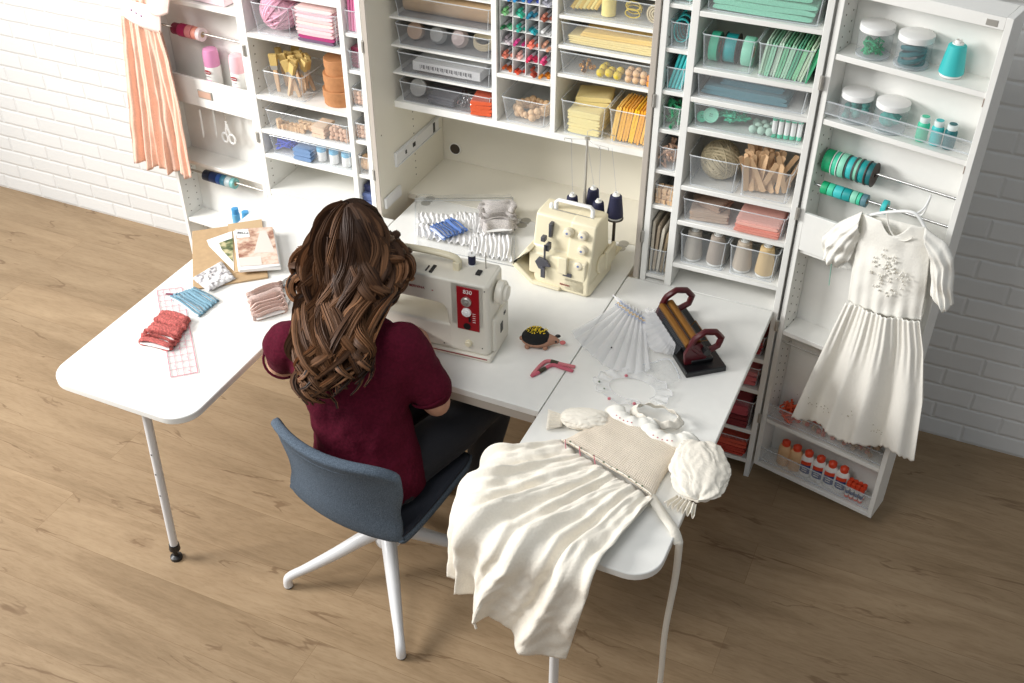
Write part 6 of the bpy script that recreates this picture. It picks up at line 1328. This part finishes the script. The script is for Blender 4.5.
# ================================================================ vinyl bag with ruffles
q = [atz(x, y, TZ) for x, y in ((415, 200), (513, 199), (515, 268), (416, 247))]
t = thing('clear_bag', 'clear zip bag of white ruffled trim behind the sewing machine', 'bag', (-1.62, 3.13, Z))
def BG(u, v, h=0): p = q[0].lerp(q[1], u).lerp(q[3].lerp(q[2], u), v); return Vector((p.x, p.y, Z+h))
m = MB(); m.grid(lambda u, v: BG(u, v, .030+.006*noise.noise(Vector((u*5, v*5, 0)))) if .02 < u < .98 and .02 < v < .98 else BG(u, v, .004), 40, 30); m.build('top_film', VINYL, t, world=True)
m = MB(); m.tube([BG(0, 0, .005), BG(1, 0, .005), BG(1, 1, .005), BG(0, 1, .005)], .0018, 5, closed=True); m.tube([BG(0, .04, .006), BG(1, .04, .006)], .0022, 5); m.build('seam', RIM, t, world=True)
WR = mat('white_ruffle', (244, 243, 242), .9, bump=.3, scale=150)
def ruffle(u0, u1, v0, v1, k, label, seed, wv=.014):
    m = MB()
    def f(u, v): uu = u0+(u1-u0)*u; vv = v0+(v1-v0)*v; g = .55+.45*v; return BG(uu+.006*sin(v*6+u*20), vv+.012*sin(u*k*.5+seed), .010+wv*.5*(1+sin(u*k+1.4*sin(v*4+seed)+seed))*g*.9+.004*noise.noise(Vector((u*20, v*6, seed))))
    m.grid(f, 220, 14); o = single(m, 'ruffle_trim', WR, label, 'trim')
    s_ = o.modifiers.new('s', 'SOLIDIFY'); s_.thickness = .001
ruffle(.02, .6, .35, .58, 70, 'white ruffled trim at the upper left inside the clear bag', 1); ruffle(.02, .62, .58, .86, 64, 'white ruffled trim at the lower left inside the clear bag', 2); ruffle(.55, .97, .62, .97, 60, 'white ruffled trim at the lower right inside the clear bag', 3); ruffle(.42, .8, .30, .66, 46, 'white ruffled trim in the middle of the clear bag', 4)
Z_ = Z; Z = Z+.026
lace_card([(430, 235), (453, 226), (468, 237), (444, 246)], .012, 8, C('cobalt_lace', 92, 124, 186, .85, bump=.8, scale=400), 'cobalt blue lace wound on a card lying on the white ruffles')
lace_card([(486, 240), (482, 214), (512, 213), (513, 238)], .022, 5, C('grey_lace', 196, 190, 186, .9, bump=.9, scale=350, var=.3), 'thick grey and white lace bundle at the right of the clear bag')
Z = Z_
# ================================================================ pleated gauze and lace collar on the right table
GZ = clear('sheer_gauze', (1, 1, 1), .5, .9, (.86, .86, .87)); GZ2 = clear('sheer_lace', (1, 1, 1), .35, .6, (.95, .95, .95))
ap = atz(645, 326, TZ); apx = atz(620, 308, TZ)
t = thing('pleated_gauze', 'sheer white pleated gauze fanned out beside the pleating tool', 'fabric', (-.82, 2.72, Z))
def gz(u, v):
    n_ = apx.lerp(ap, u); o_ = smooth_fan[min(39, int(u*39.99))].lerp(smooth_fan[min(39, int(u*39.99)+1)], u*39.99-int(u*39.99)); p = n_.lerp(o_, v)
    h = .006+.010*abs(sin(u*PI*9))*(1-.3*v)+.012*(1-v)**2+.003*noise.noise(Vector((u*9, v*4, 0))); return Vector((p.x, p.y, Z+h))
smooth_fan = smooth_path([atz(x, y, TZ) for x, y in ((570, 333), (585, 352), (607, 370), (632, 376), (652, 372))], 40)
MB().grid(gz, 200, 16).build('pleats', GZ, t, world=True)
def gz2(u, v): a = atz(612, 300, TZ).lerp(atz(650, 322, TZ), u); b = apx.lerp(ap, u); p = a.lerp(b, v); return Vector((p.x, p.y, Z+.018+.007*sin(u*60)))
MB().grid(gz2, 90, 6).build('gathered_header', GZ, t, world=True)
m = MB()
for k, mm in enumerate((.0, .35)): m.tube([gz(u/40, .02+mm*.25)+Vector((0, 0, .006)) for u in range(41)], .0011, 4)
m.build('smocking_thread', C('smock_blue', 130, 150, 190, .8), t, world=True)
m = MB(); m.tube([gz(u/40, .07)+Vector((0, 0, .007)) for u in range(41)], .0014, 4); m.build('smocking_thread', C('smock_gold', 206, 170, 110, .8), t, world=True)
def gz3(u, v):
    a = (MP @ Vector((-.012, .075+.20*u, .075))).lerp(MP @ Vector((-.012, .08+.19*u, .06)), 0); e = smooth_path([atz(x, y, TZ) for x, y in ((672, 358), (650, 352), (640, 335), (636, 318), (650, 310))], 20)[int(u*19.99)]
    p = a.lerp(Vector((e.x, e.y, Z+.004)), v); p.z = (a.z)*(1-v)**1.6+(Z+.004)*(1-(1-v)**1.6)+.008*abs(sin(u*28))*(1-abs(2*v-1)*.4)+.004; return p
MB().grid(gz3, 90, 20).build('gauze_tail', GZ, t, world=True)
MB().ball(gz(.45, .7)+Vector((0, 0, .006)), .003, 6).build('bead', BLACK, t, world=True)
t = thing('lace_collar', 'sheer lace collar with small rosebuds between the gauze and the cream dress', 'collar', (-.68, 2.5, Z)); oc = atz(632, 391, TZ)
def lc(u, v): a = R(-30)+2*PI*u*.92; rr = (.115-.045*v)*(1+.04*sin(u*60)*(1-v)); return Vector((oc.x+cos(a)*rr*1.05, oc.y+sin(a)*rr*.72, Z+.004+.004*(1+sin(u*90))*(1-v)+.003))
MB().grid(lc, 240, 6).build('lace_band', GZ2, t, world=True)
m = MB(); m.tube([lc(u/60, 0)+Vector((0, 0, .002)) for u in range(61)], .0012, 4); m.tube([lc(u/60, 1)+Vector((0, 0, .002)) for u in range(61)], .0012, 4); m.build('lace_edge', GZ, t, world=True)
for px, py, r_, m_ in ((626, 379, .006, PKT), (609, 402, .006, PKT), (634, 407, .006, PKT), (599, 385, .004, GRT), (604, 392, .003, GRT)):
    a = atz(px, py, TZ); MB().ball((a.x, a.y, Z+.013), r_, 8, sz=.7).build('rosebud' if m_ is PKT else 'leaf', m_, t, world=True)
t = thing('clear_vinyl_scrap', 'crumpled clear plastic film between the lace collar and the pleating tool', 'plastic film', (-.6, 2.6, Z))
vq = [atz(x, y, TZ) for x, y in ((640, 368), (668, 360), (682, 380), (655, 395))]
def vf(u, v): p = vq[0].lerp(vq[1], u).lerp(vq[3].lerp(vq[2], u), v); return Vector((p.x, p.y, Z+.006+.012*abs(noise.noise(Vector((u*4, v*4, 2))))+.006*noise.noise(Vector((u*9, v*9, 1)))))
MB().grid(vf, 40, 30).build('film', VINYL, t, world=True); m = MB(); m.tube(smooth_path([vf(.05, 0)+Vector((0, 0, .004)), vf(.5, 0), vf(.95, .1)+Vector((0, 0, .004)), vf(1, .6), vf(.9, 1)], 24), .0016, 5); m.build('folded_edge', RIM, t, world=True)
